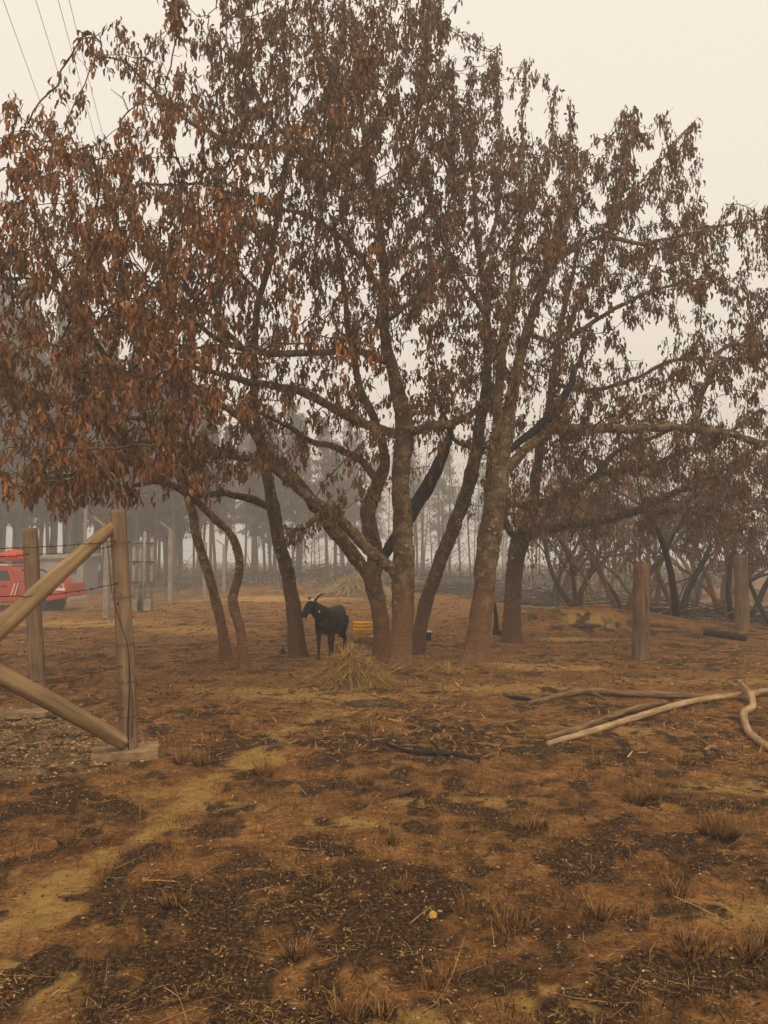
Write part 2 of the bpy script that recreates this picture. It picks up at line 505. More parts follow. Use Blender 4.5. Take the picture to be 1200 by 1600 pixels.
def ground_material():
    m, t, b, o = nt('scorched_soil')
    at = t.nodes.new('ShaderNodeAttribute'); at.attribute_name = 'soil'
    sep = t.nodes.new('ShaderNodeSeparateColor'); t.links.new(at.outputs['Color'], sep.inputs[0])
    fA = noise(t, 2.2, 8, .68); fB = noise(t, 14, 6, .7); fC = noise(t, 55, 5, .7)
    soil = ramp(t, fB, [(.28, (.14, .064, .023)), (.5, (.30, .137, .044)), (.72, (.46, .245, .08))])
    soil = mixc(t, .8, soil, ramp(t, fC, [(.34, (.30, .27, .25)), (.5, (.95, .95, .95)), (.66, (1.4, 1.38, 1.3))]), 'MULTIPLY')
    soil = mixc(t, .85, soil, ramp(t, fA, [(.33, (.42, .38, .36)), (.5, (.95, .95, .95)), (.66, (1.5, 1.5, 1.45))]), 'MULTIPLY')
    ochre = ramp(t, fB, [(.25, (.34, .19, .052)), (.55, (.54, .32, .098)), (.8, (.64, .42, .15))])
    ochre = mixc(t, .4, ochre, ramp(t, fC, [(.3, (.55, .5, .45)), (.65, (1.15, 1.12, 1.1))]), 'MULTIPLY')
    burnt = ramp(t, fC, [(.34, (.022, .015, .010)), (.5, (.07, .04, .019)), (.66, (.25, .125, .045))])
    grav = ramp(t, fC, [(.3, (.15, .088, .040)), (.65, (.40, .26, .12))])
    def sharpen(s, amt, lo, hi):
        ad = node(t, 'ShaderNodeMath', operation='MULTIPLY_ADD'); t.links.new(fC, ad.inputs[0]); ad.inputs[1].default_value = amt
        t.links.new(s, ad.inputs[2])
        mr = node(t, 'ShaderNodeMapRange'); mr.inputs['From Min'].default_value = lo; mr.inputs['From Max'].default_value = hi
        t.links.new(ad.outputs[0], mr.inputs['Value']); return mr.outputs[0]
    c = mixc(t, sharpen(sep.outputs[1], .7, .45, 1.0), soil, ochre)
    c = mixc(t, sharpen(sep.outputs[2], .5, .5, .9), c, grav)
    c = mixc(t, sharpen(sep.outputs[0], .9, .72, 1.12), c, burnt)
    # grey ash specks
    ash = noise(t, 120, 2, .5)
    af = ramp(t, ash, [(.72, (0, 0, 0)), (.76, (1, 1, 1))])
    mm = node(t, 'ShaderNodeMath', operation='MULTIPLY'); t.links.new(af, mm.inputs[0]); t.links.new(sep.outputs[0], mm.inputs[1])
    c = mixc(t, mm.outputs[0], c, (.30, .25, .19))
    t.links.new(c, b.inputs['Base Color'])
    b.inputs['Roughness'].default_value = .97
    b.inputs['Specular IOR Level'].default_value = .08
    ad = node(t, 'ShaderNodeMath', operation='ADD'); t.links.new(fB, ad.inputs[0]); t.links.new(fC, ad.inputs[1])
    bump(t, b, ad.outputs[0], 1.0, .05)
    return m

M['soil'] = ground_material()
gnd = tri_mesh('ground', np.stack([GX, GY, gz], -1).reshape(-1, 3), GQ, M['soil'], None, True)
ca = gnd.data.color_attributes.new('soil', 'FLOAT_COLOR', 'POINT')
ca.data.foreach_set('color', np.stack([gburn, goch, ggrav, np.ones_like(gburn)], -1).astype(np.float32).ravel())
tag(gnd, 'scorched reddish brown earth with burnt patches and sandy bare spots', kind='structure')

# ------------------------------------------------------------------ leaves
LEAF_T = np.array([[0, 1, 2], [0, 2, 3], [1, 4, 5], [1, 5, 2], [2, 5, 6], [2, 6, 3], [4, 7, 5], [5, 7, 6]])

def leaves(pos, n_per, length, width, droop=.75, spread=.05, rng=RNG):
    """withered hanging leaves: pos (N,3); returns verts, tris. Each leaf is folded along its midrib and curled."""
    N = len(pos)
    cnt = rng.poisson(n_per, N) if np.ndim(n_per) == 0 else rng.poisson(n_per)
    idx = np.repeat(np.arange(N), cnt)
    m = len(idx)
    p = pos[idx] + rng.normal(0, 1, (m, 3)) * spread
    az = rng.uniform(0, 2 * math.pi, m)
    out = np.stack([np.cos(az), np.sin(az), np.zeros(m)], -1)
    dn = np.clip(rng.normal(droop, .22, m), -.3, 1.0)                # 1 hangs straight down
    ang = dn * math.pi / 2
    d0 = out * np.cos(ang * .7)[:, None] + np.array([0, 0, -1.0]) * np.sin(ang * .7)[:, None]
    d1 = out * np.cos(np.minimum(ang * 1.25, 1.7))[:, None] + np.array([0, 0, -1.0]) * np.sin(np.minimum(ang * 1.25, 1.7))[:, None]
    side = np.cross(d0, out + np.array([.01, .02, .3])); side /= np.linalg.norm(side, axis=1, keepdims=True) + 1e-9
    tw = rng.uniform(-1.4, 1.4, m)
    nrm = np.cross(side, d0)
    s1 = side * np.cos(tw)[:, None] + nrm * np.sin(tw)[:, None]
    n1 = np.cross(s1, d1)
    tw2 = tw + rng.normal(0, .7, m)
    s2 = side * np.cos(tw2)[:, None] + nrm * np.sin(tw2)[:, None]
    n2 = np.cross(s2, d1)
    L = (length * rng.uniform(.6, 1.25, m))[:, None]; W = (width * rng.uniform(.6, 1.3, m))[:, None]
    f = rng.uniform(.4, 1.3, m)[:, None]
    a = p + d0 * L * .08
    q1 = a + d0 * L * .36
    q2 = q1 + d1 * L * .33
    tip = q2 + (d1 + s2 * rng.normal(0, .35, m)[:, None] + n2 * rng.normal(0, .35, m)[:, None]) * L * .27
    V = np.stack([a, q1 - s1 * W * .5 + n1 * W * .4 * f, q1, q1 + s1 * W * .5 + n1 * W * .4 * f,
                  q2 - s2 * W * .42 + n2 * W * .45 * f, q2, q2 + s2 * W * .42 + n2 * W * .45 * f, tip], 1)
    T = (LEAF_T[None] + (np.arange(m) * 8)[:, None, None]).reshape(-1, 3)
    return V.reshape(-1, 3), T

def strips(p, d, L, W, bend, rng=RNG, side=None, taper=.3):
    """narrow blades from p along d, length L, width W, tip moved by bend; two quads each"""
    m = len(p)
    if side is None:
        az = rng.uniform(0, 2 * math.pi, m)
        side = np.stack([np.cos(az), np.sin(az), np.zeros(m)], -1)
    L = L[:, None]; W = W[:, None]
    mid = p + d * L * .5 + bend * .3
    tip = p + d * L + bend
    V = np.stack([p - side * W * .5, p + side * W * .5, mid - side * W * .45, mid + side * W * .45, tip - side * W * .5 * taper, tip + side * W * .5 * taper], 1)
    Q = np.array([[0, 1, 3, 2], [2, 3, 5, 4]])
    return V.reshape(-1, 3), (Q[None] + (np.arange(m) * 6)[:, None, None]).reshape(-1, 4)

# ------------------------------------------------------------------ the grove of big trees
# limbs are given as (photograph x, y, half-width) points with the ground distance at both ends; None takes the parent's distance
TREES = {
 'main': dict(label='thick central tree with a reddish forked trunk rising beside the hay', base=(625, 1046), d=11.0, bark='bark', leaf='leaf_brown',
  limbs=[
   ('trunk', 11.0, 11.0, [(625, 1052, 23), (627, 1020, 21), (629, 970, 20), (631, 910, 22), (629, 860, 20), (628, 790, 19), (628, 720, 19), (630, 660, 19), (616, 590, 15), (602, 530, 13), (600, 450, 12), (594, 360, 11), (580, 280, 9), (566, 200, 7), (560, 120, 5), (556, 40, 4)]),
   ('limb', None, 9.0, [(632, 915, 11), (606, 885, 12), (570, 852, 11), (530, 818, 11), (490, 785, 10), (455, 752, 9), (418, 728, 8), (370, 715, 7), (310, 702, 6), (240, 690, 5), (170, 700, 4)]),
   ('limb', None, 10.2, [(505, 798, 5), (482, 820, 5), (466, 828, 4), (452, 826, 4)]),
   ('limb', None, 9.6, [(620, 682, 10), (570, 665, 10), (520, 643, 10), (467, 617, 9), (400, 598, 8), (330, 578, 6), (260, 560, 5), (200, 520, 4)]),
   ('limb', None, 9.8, [(605, 570, 8), (575, 560, 8), (550, 551, 8), (467, 553, 8), (400, 550, 7), (340, 530, 6), (270, 480, 5), (210, 430, 4)]),
   ('limb', None, 10.6, [(636, 680, 11), (670, 668, 10), (722, 650, 8), (760, 620, 5)]),
   ('limb', None, 10.2, [(596, 340, 8), (540, 280, 9), (487, 247, 9), (420, 231, 8), (367, 227, 7), (313, 200, 6), (260, 160, 5), (213, 110, 4), (187, 92, 3), (143, 86, 2)]),
   ('limb', None, 10.0, [(487, 247, 6), (440, 200, 6), (400, 130, 5), (385, 60, 4), (380, 0, 3)]),
   ('limb', None, 10.4, [(582, 290, 6), (545, 220, 7), (528, 150, 6), (510, 105, 5), (490, 40, 4), (480, -40, 3)]),
   ('limb', None, 11.5, [(594, 350, 7), (630, 270, 7), (650, 190, 6), (662, 110, 5), (670, 30, 4), (676, -50, 3)]),
   ('limb', None, 10.0, [(600, 460, 7), (560, 400, 7), (500, 350, 6), (430, 320, 5), (360, 290, 4), (320, 250, 3)]),
   ('limb', None, 11.4, [(601, 500, 6), (650, 460, 6), (690, 420, 5), (700, 350, 4), (705, 250, 4), (708, 130, 3)]),
  ]),
 'rear': dict(label='crooked tree close behind the central trunk with a limb leaning over the goat', base=(596, 1003), d=12.3, bark='bark', leaf='leaf',
  limbs=[
   ('trunk', 12.3, 11.8, [(598, 1010, 17), (596, 985, 15), (592, 950, 15), (582, 908, 17), (587, 860, 15), (576, 802, 16), (588, 765, 14), (600, 715, 11), (585, 660, 9), (560, 600, 8), (545, 520, 7), (535, 430, 6), (520, 340, 5)]),
   ('limb', None, 9.4, [(583, 910, 14), (548, 862, 13), (505, 805, 13), (458, 748, 12), (418, 702, 10), (385, 662, 8), (345, 632, 7), (285, 600, 6), (220, 585, 5), (150, 575, 4)]),
   ('limb', None, 11.0, [(592, 760, 8), (565, 725, 8), (530, 700, 7), (490, 690, 6), (440, 660, 5), (400, 640, 4)]),
   ('charred_limb', None, 12.6, [(594, 880, 9), (604, 862, 10), (628, 824, 12), (655, 782, 14), (678, 738, 14), (692, 700, 9), (702, 678, 6), (708, 660, 4)]),
  ]),
 'leaning': dict(label='slim trunk with pale lichen leaning away behind the thick central trunk', base=(652, 1010), d=13.2, bark='bark_dark', leaf='leaf_brown',
  limbs=[
   ('trunk', 13.2, 12.4, [(650, 1014, 14), (656, 985, 13), (668, 935, 13), (690, 870, 13), (714, 812, 14), (735, 742, 14), (752, 662, 12), (760, 580, 11), (757, 480, 9), (746, 380, 7), (738, 280, 5), (732, 170, 4)]),
   ('limb', None, 12.0, [(757, 500, 6), (720, 440, 6), (690, 360, 5), (670, 270, 4)]),
   ('limb', None, 13.5, [(752, 420, 5), (775, 330, 5), (782, 240, 4), (780, 150, 3), (778, 75, 2)]),
   ('limb', None, 11.8, [(745, 700, 5), (712, 690, 5), (690, 640, 4), (675, 580, 4)]),
  ]),
 'flared': dict(label='broad tree with flared foot and pale crusty lichen on its forked trunk', base=(745, 1042), d=11.2, bark='bark', leaf='leaf_brown',
  limbs=[
   ('trunk', 11.2, 11.8, [(743, 1050, 31), (745, 1025, 25), (748, 990, 21), (755, 930, 20), (762, 860, 22), (772, 800, 25), (781, 760, 19), (789, 700, 15), (800, 620, 13), (822, 520, 11), (850, 440, 9), (880, 360, 7), (900, 300, 5), (915, 240, 4)]),
   ('limb', None, 12.2, [(764, 810, 15), (768, 770, 14), (772, 720, 13), (775, 640, 12), (788, 540, 10), (800, 450, 9), (808, 350, 7), (815, 250, 5), (820, 170, 3), (822, 105, 2)]),
   ('charred_limb', None, 12.6, [(797, 710, 5), (808, 698, 7), (832, 674, 10), (868, 640, 11), (890, 600, 9), (908, 562, 6), (914, 535, 4)]),
   ('limb', None, 12.4, [(792, 740, 11), (828, 700, 11), (862, 674, 10), (920, 668, 10), (980, 670, 10), (1050, 668, 9), (1120, 671, 8), (1200, 692, 7), (1280, 690, 5), (1340, 670, 3)]),
   ('limb', None, 13.2, [(1085, 667, 7), (1092, 617, 7), (1108, 573, 7), (1135, 545, 5), (1200, 530, 4), (1270, 500, 3)]),
   ('limb', None, 12.0, [(862, 420, 6), (885, 395, 6), (933, 374, 5), (1000, 382, 5), (1060, 368, 4), (1130, 352, 4), (1210, 344, 3)]),
   ('limb', None, 12.8, [(880, 530, 5), (930, 500, 5), (983, 473, 5), (1060, 443, 4), (1130, 432, 3)]),
   ('limb', None, 12.5, [(822, 520, 6), (880, 530, 5), (905, 470, 5), (940, 400, 4), (970, 300, 4), (985, 220, 3), (990, 168, 2)]),
   ('limb', None, 12.2, [(960, 330, 4), (1000, 290, 3), (1045, 240, 3), (1086, 190, 2)]),
   ('limb', None, 12.9, [(808, 350, 5), (840, 290, 4), (862, 220, 3), (868, 140, 2)]),
   ('limb', None, 12.4, [(850, 430, 5), (880, 320, 4), (888, 230, 3), (890, 155, 2)]),
  ]),
 'looped': dict(label='tree with a branch bent into a closed loop above its straight trunk', base=(800, 1003), d=14.5, bark='bark_dark', leaf='leaf_grey',
  limbs=[
   ('trunk', 14.5, 14.0, [(801, 1008, 19), (800, 985, 17), (800, 940, 16), (804, 890, 15), (812, 848, 18), (826, 812, 14), (834, 760, 11), (846, 700, 10), (858, 620, 8), (872, 530, 7), (890, 450, 5), (905, 380, 4)]),
   ('loop', None, 14.2, [(806, 842, 7), (793, 825, 7), (788, 808, 6), (794, 794, 6), (808, 789, 6), (822, 794, 6), (830, 806, 6), (826, 824, 6), (816, 834, 6)]),
   ('limb', None, 13.0, [(820, 838, 10), (868, 822, 9), (930, 811, 9), (988, 800, 9), (1028, 785, 7), (1100, 745, 6), (1180, 700, 5), (1260, 670, 4)]),
   ('limb', None, 13.4, [(834, 790, 7), (900, 762, 6), (937, 746, 6), (1007, 729, 6), (1055, 711, 5), (1120, 690, 4), (1190, 640, 3)]),
   ('limb', None, 13.6, [(990, 800, 6), (1060, 800, 5), (1130, 805, 4), (1200, 790, 4), (1280, 780, 3)]),
   ('limb', None, 13.2, [(935, 745, 5), (970, 700, 5), (1030, 680, 4), (1100, 660, 3)]),
   ('bleached_limb', None, 13.6, [(826, 846, 4), (846, 835, 3), (866, 836, 3), (886, 854, 3.4), (900, 880, 3), (916, 905, 2.6), (936, 945, 2)]),
   ('limb', None, 13.4, [(862, 600, 5), (920, 610, 5), (990, 590, 4), (1060, 560, 4), (1150, 560, 3), (1220, 540, 3)]),
  ]),
 'beside_goat': dict(label='straight dark trunk standing just beside the black goat', base=(464, 1022), d=12.6, bark='bark_dark', leaf='leaf',
  limbs=[
   ('trunk', 12.6, 10.8, [(465, 1026, 18), (462, 1000, 16), (458, 950, 14), (448, 890, 13), (434, 838, 13), (426, 795, 13), (416, 740, 11), (402, 670, 9), (396, 590, 9), (402, 500, 8), (420, 400, 8), (440, 300, 7), (452, 200, 5), (446, 110, 4), (440, 20, 3)]),
   ('limb', None, 9.6, [(424, 790, 8), (396, 783, 8), (372, 776, 7), (314, 769, 6), (250, 758, 5), (180, 762, 4), (120, 770, 3)]),
   ('limb', None, 9.4, [(400, 560, 6), (340, 500, 6), (280, 440, 5), (220, 370, 5), (180, 300, 4), (130, 240, 3), (110, 200, 2)]),
   ('limb', None, 10.4, [(424, 390, 6), (370, 340, 6), (320, 290, 5), (270, 290, 4), (225, 285, 3)]),
   ('limb', None, 10.0, [(410, 460, 5), (350, 400, 5), (300, 330, 4), (285, 260, 3)]),
   ('limb', None, 11.8, [(445, 260, 5), (490, 180, 5), (520, 100, 4), (540, 20, 3)]),
  ]),
 'bent': dict(label='thin leaning tree nearer the braced fence post, one of two slender stems', base=(355, 1031), d=12.0, bark='bark', leaf='leaf',
  limbs=[
   ('trunk', 12.0, 8.6, [(356, 1034, 12), (350, 1000, 10), (343, 960, 9), (330, 910, 9), (314, 855, 9), (302, 808, 9), (287, 765, 8), (258, 700, 7), (215, 630, 6), (165, 560, 6), (118, 480, 5), (80, 400, 5), (55, 320, 4), (40, 250, 3), (35, 200, 2)]),
   ('limb', None, 8.2, [(230, 655, 5), (150, 640, 5), (80, 620, 4), (20, 600, 4), (-50, 570, 3)]),
   ('limb', None, 8.6, [(130, 500, 5), (70, 445, 4), (0, 435, 4), (-70, 420, 3)]),
   ('limb', None, 9.6, [(170, 570, 5), (190, 480, 5), (190, 390, 4), (170, 310, 3), (140, 240, 3)]),
  ]),
 'sinuous': dict(label='thin tree with a twisting sinuous stem, one of two slender stems', base=(378, 1046), d=11.0, bark='bark', leaf='leaf',
  limbs=[
   ('trunk', 11.0, 8.0, [(382, 1048, 13), (379, 1015, 10), (376, 985, 9), (367, 948, 10), (365, 928, 9), (374, 895, 8), (371, 860, 8), (356, 830, 7), (328, 804, 7), (298, 778, 7), (255, 748, 6), (190, 720, 6), (120, 690, 5), (60, 640, 4), (10, 580, 4), (-50, 540, 3)]),
   ('limb', None, 7.6, [(200, 722, 5), (140, 735, 4), (80, 745, 4), (30, 760, 3)]),
   ('limb', None, 7.8, [(250, 745, 5), (200, 690, 5), (150, 640, 4), (120, 590, 4), (90, 540, 3)]),
   ('limb', None, 8.6, [(300, 780, 5), (290, 710, 5), (300, 640, 4), (280, 570, 4), (250, 500, 3)]),
  ]),
}

# how thickly the withered leaves fill the crowns, one digit per 50 x 50 pixel cell of the photograph
DENS = [
 "000002045553760000000000",
 "002333576688764100000000",
 "000154575788764210000000",
 "100235665588875211010100",
 "434122654688886422152200",
 "366534564676777756565200",
 "477767777667677776555423",
 "677776887665777777656555",
 "547777765666677777666644",
 "336888754456546776422535",
 "457899865555335766423545",
 "548999874554346665445555",
 "557999763452446646555554",
 "456887753332445446665654",
 "578876643211112236666665",
 "244322110000001135555444",
 "000000000000000002333322",
]
def crown_depth(px, py):
    d = np.interp(px, [-100, 100, 300, 450, 620, 750, 900, 1300], [8.3, 8.5, 9.2, 10.3, 10.9, 12.0, 12.6, 13.0])
    sp = np.interp(px, [-100, 300, 600, 1300], [1.0, 1.5, 1.9, 1.6])
    return d, sp

ATT = []
def sample_cell(cx, cy_, v, w=50):
    n = RNG.poisson(v * 3.3 * (v / 7.5) ** .7)
    for _ in range(n):
        px = cx + RNG.uniform(0, w); py = cy_ + RNG.uniform(0, w)
        d, sp = crown_depth(px, py)
        if py > 650 and px > 820: d += .8
        dd = d + np.clip(RNG.normal(0, sp * .75), -1.7 * sp, 1.7 * sp)
        ATT.append(P(px, py, dd))
for r_, row in enumerate(DENS):
    for c_, ch in enumerate(row):
        sample_cell(c_ * 50, r_ * 50, int(ch))
    l, rr = int(row[0]), int(row[-1])
    for k in (1, 2, 3): sample_cell(-50 * k, r_ * 50, l * (1 - .27 * k)); sample_cell(1200 + 50 * (k - 1), r_ * 50, rr * (1 - .25 * k))
for c_, ch in enumerate(DENS[0]):
    sample_cell(c_ * 50, -50, int(ch) * .8); sample_cell(c_ * 50, -100, int(ch) * .5)
ATT = np.array([tuple(a) for a in ATT])

STEP = .14
NP, NPar, NTree, NRad, NMan = [], [], [], [], []      # node position, parent, tree, radius, belongs to a limb given above
LIMBS = []
tree_keys = list(TREES)
for ti, key in enumerate(tree_keys):
    T = TREES[key]
    own = []          # (px, py, d, node index)
    for li, (kind, d0, d1, pts) in enumerate(T['limbs']):
        par = -1
        if d0 is None:
            best = min(own, key=lambda q: (q[0] - pts[0][0]) ** 2 + (q[1] - pts[0][1]) ** 2)
            d0, par = best[2], best[3]
        arr = np.array(pts, float)
        seg = np.r_[0, np.cumsum(np.hypot(np.diff(arr[:, 0]), np.diff(arr[:, 1])))]
        tt = seg / seg[-1]
        wob = np.array([mnoise.noise((ti * 9.1 + li * 3.7, s / 160.0, .5)) for s in seg]) * .45 * np.sin(np.pi * np.clip(tt, 0, 1)) * (0.3 if kind == 'trunk' else 1)
        dep = d0 + (d1 - d0) * (tt ** 1.15 if kind != 'trunk' else np.clip((tt - .35) / .65, 0, 1)) + wob
        W = np.array([tuple(P(x, y, d)) for (x, y, r), d in zip(pts, dep)])
        rad = arr[:, 2] * dep / F * np.interp(arr[:, 1], [200, 480, 720, 900], [.60, .64, .74, .82])
        if kind == 'trunk':
            W[0, 2] = float(ground_h(W[0, 0], W[0, 1])) - .12
        fp, fr = resample(W, rad, .045)
        sp_, sr_ = resample(W, rad, STEP)
        for arr_ in (fp, sp_):
            for i in range(len(arr_)):
                p = Vector(arr_[i]); am = min(1.0, max(0.0, (p.z - .3) / .8)) * (.55 if kind == 'trunk' else 1.0)
                arr_[i] = arr_[i] + am * np.array(mnoise.noise_vector(p * 1.1 + Vector((ti * 5, 0, 0))) * .07 + mnoise.noise_vector(p * 3.6) * .032)
        LIMBS.append((ti, kind, fp, fr))
        prev = par
        for i, (p, r) in enumerate(zip(sp_, sr_)):
            if i == 0 and par >= 0: continue
            NP.append(p); NPar.append(prev); NTree.append(ti); NRad.append(r)
            NMan.append(kind)
            prev = len(NP) - 1
            y_ = p[1]
            vx = p[0] / y_; vz = (p[2] - CAMH) / y_
            cz = math.cos(PITCH) + math.sin(PITCH) * vz
            own.append((600 + F * vx / cz, 800 - F * (math.cos(PITCH) * vz - math.sin(PITCH)) / cz, y_, prev))

# space colonisation: twigs grow from the limbs towards the points that the crowns fill
n_man = len(NP)
growable = [k not in ('charred_limb', 'loop', 'bleached_limb') and NP[i][2] > 1.9 for i, k in enumerate(NMan)]
alive = np.ones(len(ATT), bool)
kids = {}
for it in range(75):
    kd = KDTree(len(NP))
    idxs = [i for i in range(len(NP)) if i >= n_man or growable[i]]
    for i in idxs: kd.insert(NP[i], i)
    kd.balance()
    acc = {}
    for a in np.nonzero(alive)[0]:
        co, i, dist = kd.find(ATT[a])
        if dist < .19:
            alive[a] = False; continue
        if dist > 3.0: continue
        v = (ATT[a] - NP[i]) / dist
        if i in acc: acc[i] += v
        else: acc[i] = v.copy()
    if not acc: break
    grown = 0
    for i, v in acc.items():
        v = v / (np.linalg.norm(v) + 1e-9) + RNG.normal(0, .22, 3) + [0, 0, .06 if NP[i][2] < 3.5 else .20]
        if i >= n_man and NPar[i] >= 0:
            pv = NP[i] - NP[NPar[i]]; v = v + .35 * pv / (np.linalg.norm(pv) + 1e-9)
        v /= np.linalg.norm(v) + 1e-9
        q = NP[i] + v * STEP
        ks = kids.setdefault(i, [])
        if len(ks) >= 3 or any(np.linalg.norm(q - NP[k]) < .06 for k in ks): continue
        NP.append(q); NPar.append(i); NTree.append(NTree[i]); NRad.append(0); NMan.append('twig')
        ks.append(len(NP) - 1); grown += 1
    if grown == 0: break
# straight young shoots standing out of the crown
tips_ = [i for i in range(n_man, len(NP)) if i not in kids or not kids[i]]
for i in tips_:
    z = NP[i][2]
    if RNG.random() > (.06 if z < 3.5 else .20): continue
    v = np.array([RNG.normal(0, .28), RNG.normal(0, .28), 1.0]); pv = NP[i] - NP[NPar[i]]; v += .7 * pv / (np.linalg.norm(pv) + 1e-9); v /= np.linalg.norm(v)
    cur = i
    for k in range(RNG.integers(2, 5)):
        v = v + RNG.normal(0, .07, 3); v /= np.linalg.norm(v)
        NP.append(NP[cur] + v * .13); NPar.append(cur); NTree.append(NTree[i]); NRad.append(0); NMan.append('twig'); cur = len(NP) - 1
NPa = np.array(NP)
nN = len(NP)
# pipe model for the twigs
area = np.zeros(nN); child_n = np.zeros(nN, int)
for i in range(nN - 1, n_man - 1, -1):
    if area[i] == 0: area[i] = .0052 ** 2.3
    area[NPar[i]] += area[i]; child_n[NPar[i]] += 1
rad = np.array(NRad, float)
for i in range(n_man, nN): rad[i] = min(area[i] ** (1 / 2.3), .05)
main_child = {}
for i in range(n_man, nN):
    p = NPar[i]
    if p not in main_child or area[i] > area[main_child[p]]: main_child[p] = i
print('grove nodes', n_man, nN, 'attractors', len(ATT), 'left', int(alive.sum()))

tree_objs = []
for ti, key in enumerate(tree_keys):
    T = TREES[key]
    b = G(*T['base'])
    tr = empty('fruit_tree', b, T['label'], 'tree', 'withered trees of the grove')
    tree_objs.append(tr)
    org = np.array(tuple(b))
    lich = []
    for (tj, kind, fp, fr) in LIMBS:
        if tj != ti: continue
        fp = fp.copy()
        k = 26 if kind == 'trunk' else 14
        if kind == 'trunk':
            hgt = fp[:, 2] - fp[0, 2]
            fr = fr * (1 + .25 * np.exp(-hgt / .18))
        z0 = fp[0, 2]
        lump = {'trunk': .16, 'limb': .2, 'loop': .15, 'charred_limb': .16, 'bleached_limb': .12}[kind]
        def mod(i, a, p, kind=kind, z0=z0, lump=lump, ti=ti):
            s = 1 + lump * mnoise.noise((p[0] * 5 + ti, p[1] * 5, p[2] * 3.2)) + lump * .7 * mnoise.noise((p[0] * 17, p[1] * 17 + ti, p[2] * 12))
            if kind in ('trunk', 'limb'): s += .11 * (abs(mnoise.noise((p[0] * 38, p[1] * 38 + ti, p[2] * 11))) - .25)
            if kind == 'trunk':
                s += .22 * math.exp(-(p[2] - z0) / .25) * math.sin(a * 5 + ti * 2 + 1.2 * math.sin(a * 2))
            return s
        fr = np.where(fr < .03, fr * .75, fr); mb = MB(); mb.tube(fp, np.maximum(fr, .006), k, True, mod)
        mm = M['char'] if kind == 'charred_limb' else M['dead_wood_dark'] if kind == 'bleached_limb' else M[T['bark']]
        o = mb.build({'limb': 'limb', 'trunk': 'trunk', 'loop': 'looped_branch', 'charred_limb': 'charred_limb', 'bleached_limb': 'bare_limb'}[kind], mm, tr, True, org)
        if kind == 'charred_limb': o['label'] = 'limb burnt smooth and black'
        if kind == 'loop': o['label'] = 'branch bent round into a closed ring'
        if kind == 'bleached_limb': o['label'] = 'bare pale limb drooping to the ground'
        if kind in ('trunk', 'limb'):
            m = int(len(fp) * (4.5 if T['bark'] == 'bark' else 3))
            ii_ = RNG.integers(0, len(fp), m)
            ok = (fp[ii_, 2] > 1.15 + RNG.uniform(-.5, .9, m)); ii_ = ii_[ok]; m = len(ii_)
            if m:
                t_, U_, W_ = frames(fp)
                a = RNG.uniform(0, 2 * math.pi, m)
                nv = U_[ii_] * np.cos(a)[:, None] + W_[ii_] * np.sin(a)[:, None]
                lich.append((fp[ii_] + nv * fr[ii_][:, None] * .97, nv, RNG.uniform(.006, .022, m) * (1 + fr[ii_] * 2.5)))
    # twigs as chains following the thickest child
    mb = MB(); lp = []; ld = []
    done = set()
    for i in range(n_man, nN):
        if NTree[i] != ti: continue
        if main_child.get(NPar[i]) == i and NPar[i] >= n_man: continue
        ch = [NPar[i], i]
        while ch[-1] in main_child: ch.append(main_child[ch[-1]])
        pts = NPa[ch]; rr = rad[ch].copy(); rr[0] = rr[1] * 1.1
        rr = np.minimum(rr, NRad[ch[0]] * .9 if ch[0] < n_man else 1)
        rr[-1] *= .6
        jit = RNG.normal(0, .012, pts.shape); jit[0] = 0
        mb.tube(pts + jit, rr, 5 if rr[0] > .012 else 4, False)
        thick = rr > .010
        if thick.any():
            q = pts[thick]; nv = RNG.normal(0, 1, q.shape); nv /= np.linalg.norm(nv, axis=1, keepdims=True)
            lich.append((q + nv * rr[thick][:, None], nv, RNG.uniform(.012, .035, len(q))))
        # small bare side spurs
        for j in range(1, len(ch)):
            if RNG.random() < .35:
                dv = RNG.normal(0, 1, 3); dv[2] = abs(dv[2]) * .6; dv /= np.linalg.norm(dv)
                ln = RNG.uniform(.05, .22)
                mb.tube([pts[j], pts[j] + dv * ln * .5 + RNG.normal(0, .012, 3), pts[j] + dv * ln + [0, 0, .02]], [.0045, .0035, .002], 3, False)
                lp.append(pts[j] + dv * ln); ld.append(1)
    if mb.n:
        tag(mb.build('twigs', M['twig'], tr, True, org), kind='stuff')
    cl = [i for i in range(nN) if NTree[i] == ti and (rad[i] < .017 if i >= n_man else (growable[i] and NRad[i] < .032 and NMan[i] != 'bleached_limb'))]
    pos = [NPa[cl]] if cl else []
    if lp: pos.append(np.array(lp))
    if pos:
        pos = np.vstack(pos)
        pos = pos[RNG.permutation(len(pos))]
        L = {'leaf': .126, 'leaf_brown': .122, 'leaf_grey': .108}[T['leaf']]
        V, Tt = leaves(pos, .55, L, L * .24, .7, .035)
        # separate hanging clusters, a hand's breadth or two apart
        kd = KDTree(len(pos))
        for i, p in enumerate(pos): kd.insert(p, i)
        kd.balance()
        taken = np.zeros(len(pos), bool); dead = np.zeros(len(pos), bool)
        for i in range(len(pos)):
            if dead[i]: continue
            taken[i] = True
            for (_, j, _d) in kd.find_range(pos[i], (.205 if pos[i][2] > 2.6 else .16)): dead[j] = True
        heavy = pos[taken & (RNG.random(len(pos)) < .93)]
        cnt = RNG.gamma(3.5, 5.1 if key in ('flared', 'leaning', 'looped') else 4.4, len(heavy))
        thin = np.array([NPa[i] for i in range(n_man) if NTree[i] == ti and growable[i] and NRad[i] < .030])
        if len(thin):       # leaves all along the young upright shoots
            heavy = np.vstack([heavy, thin + RNG.normal(0, .03, thin.shape)]); cnt = np.r_[cnt, RNG.gamma(3.5, 2.9, len(thin))]
        V2, T2 = leaves(heavy + [0, 0, -.045], cnt, L * 1.0, L * .29, .84, np.array([.034, .034, .066]))
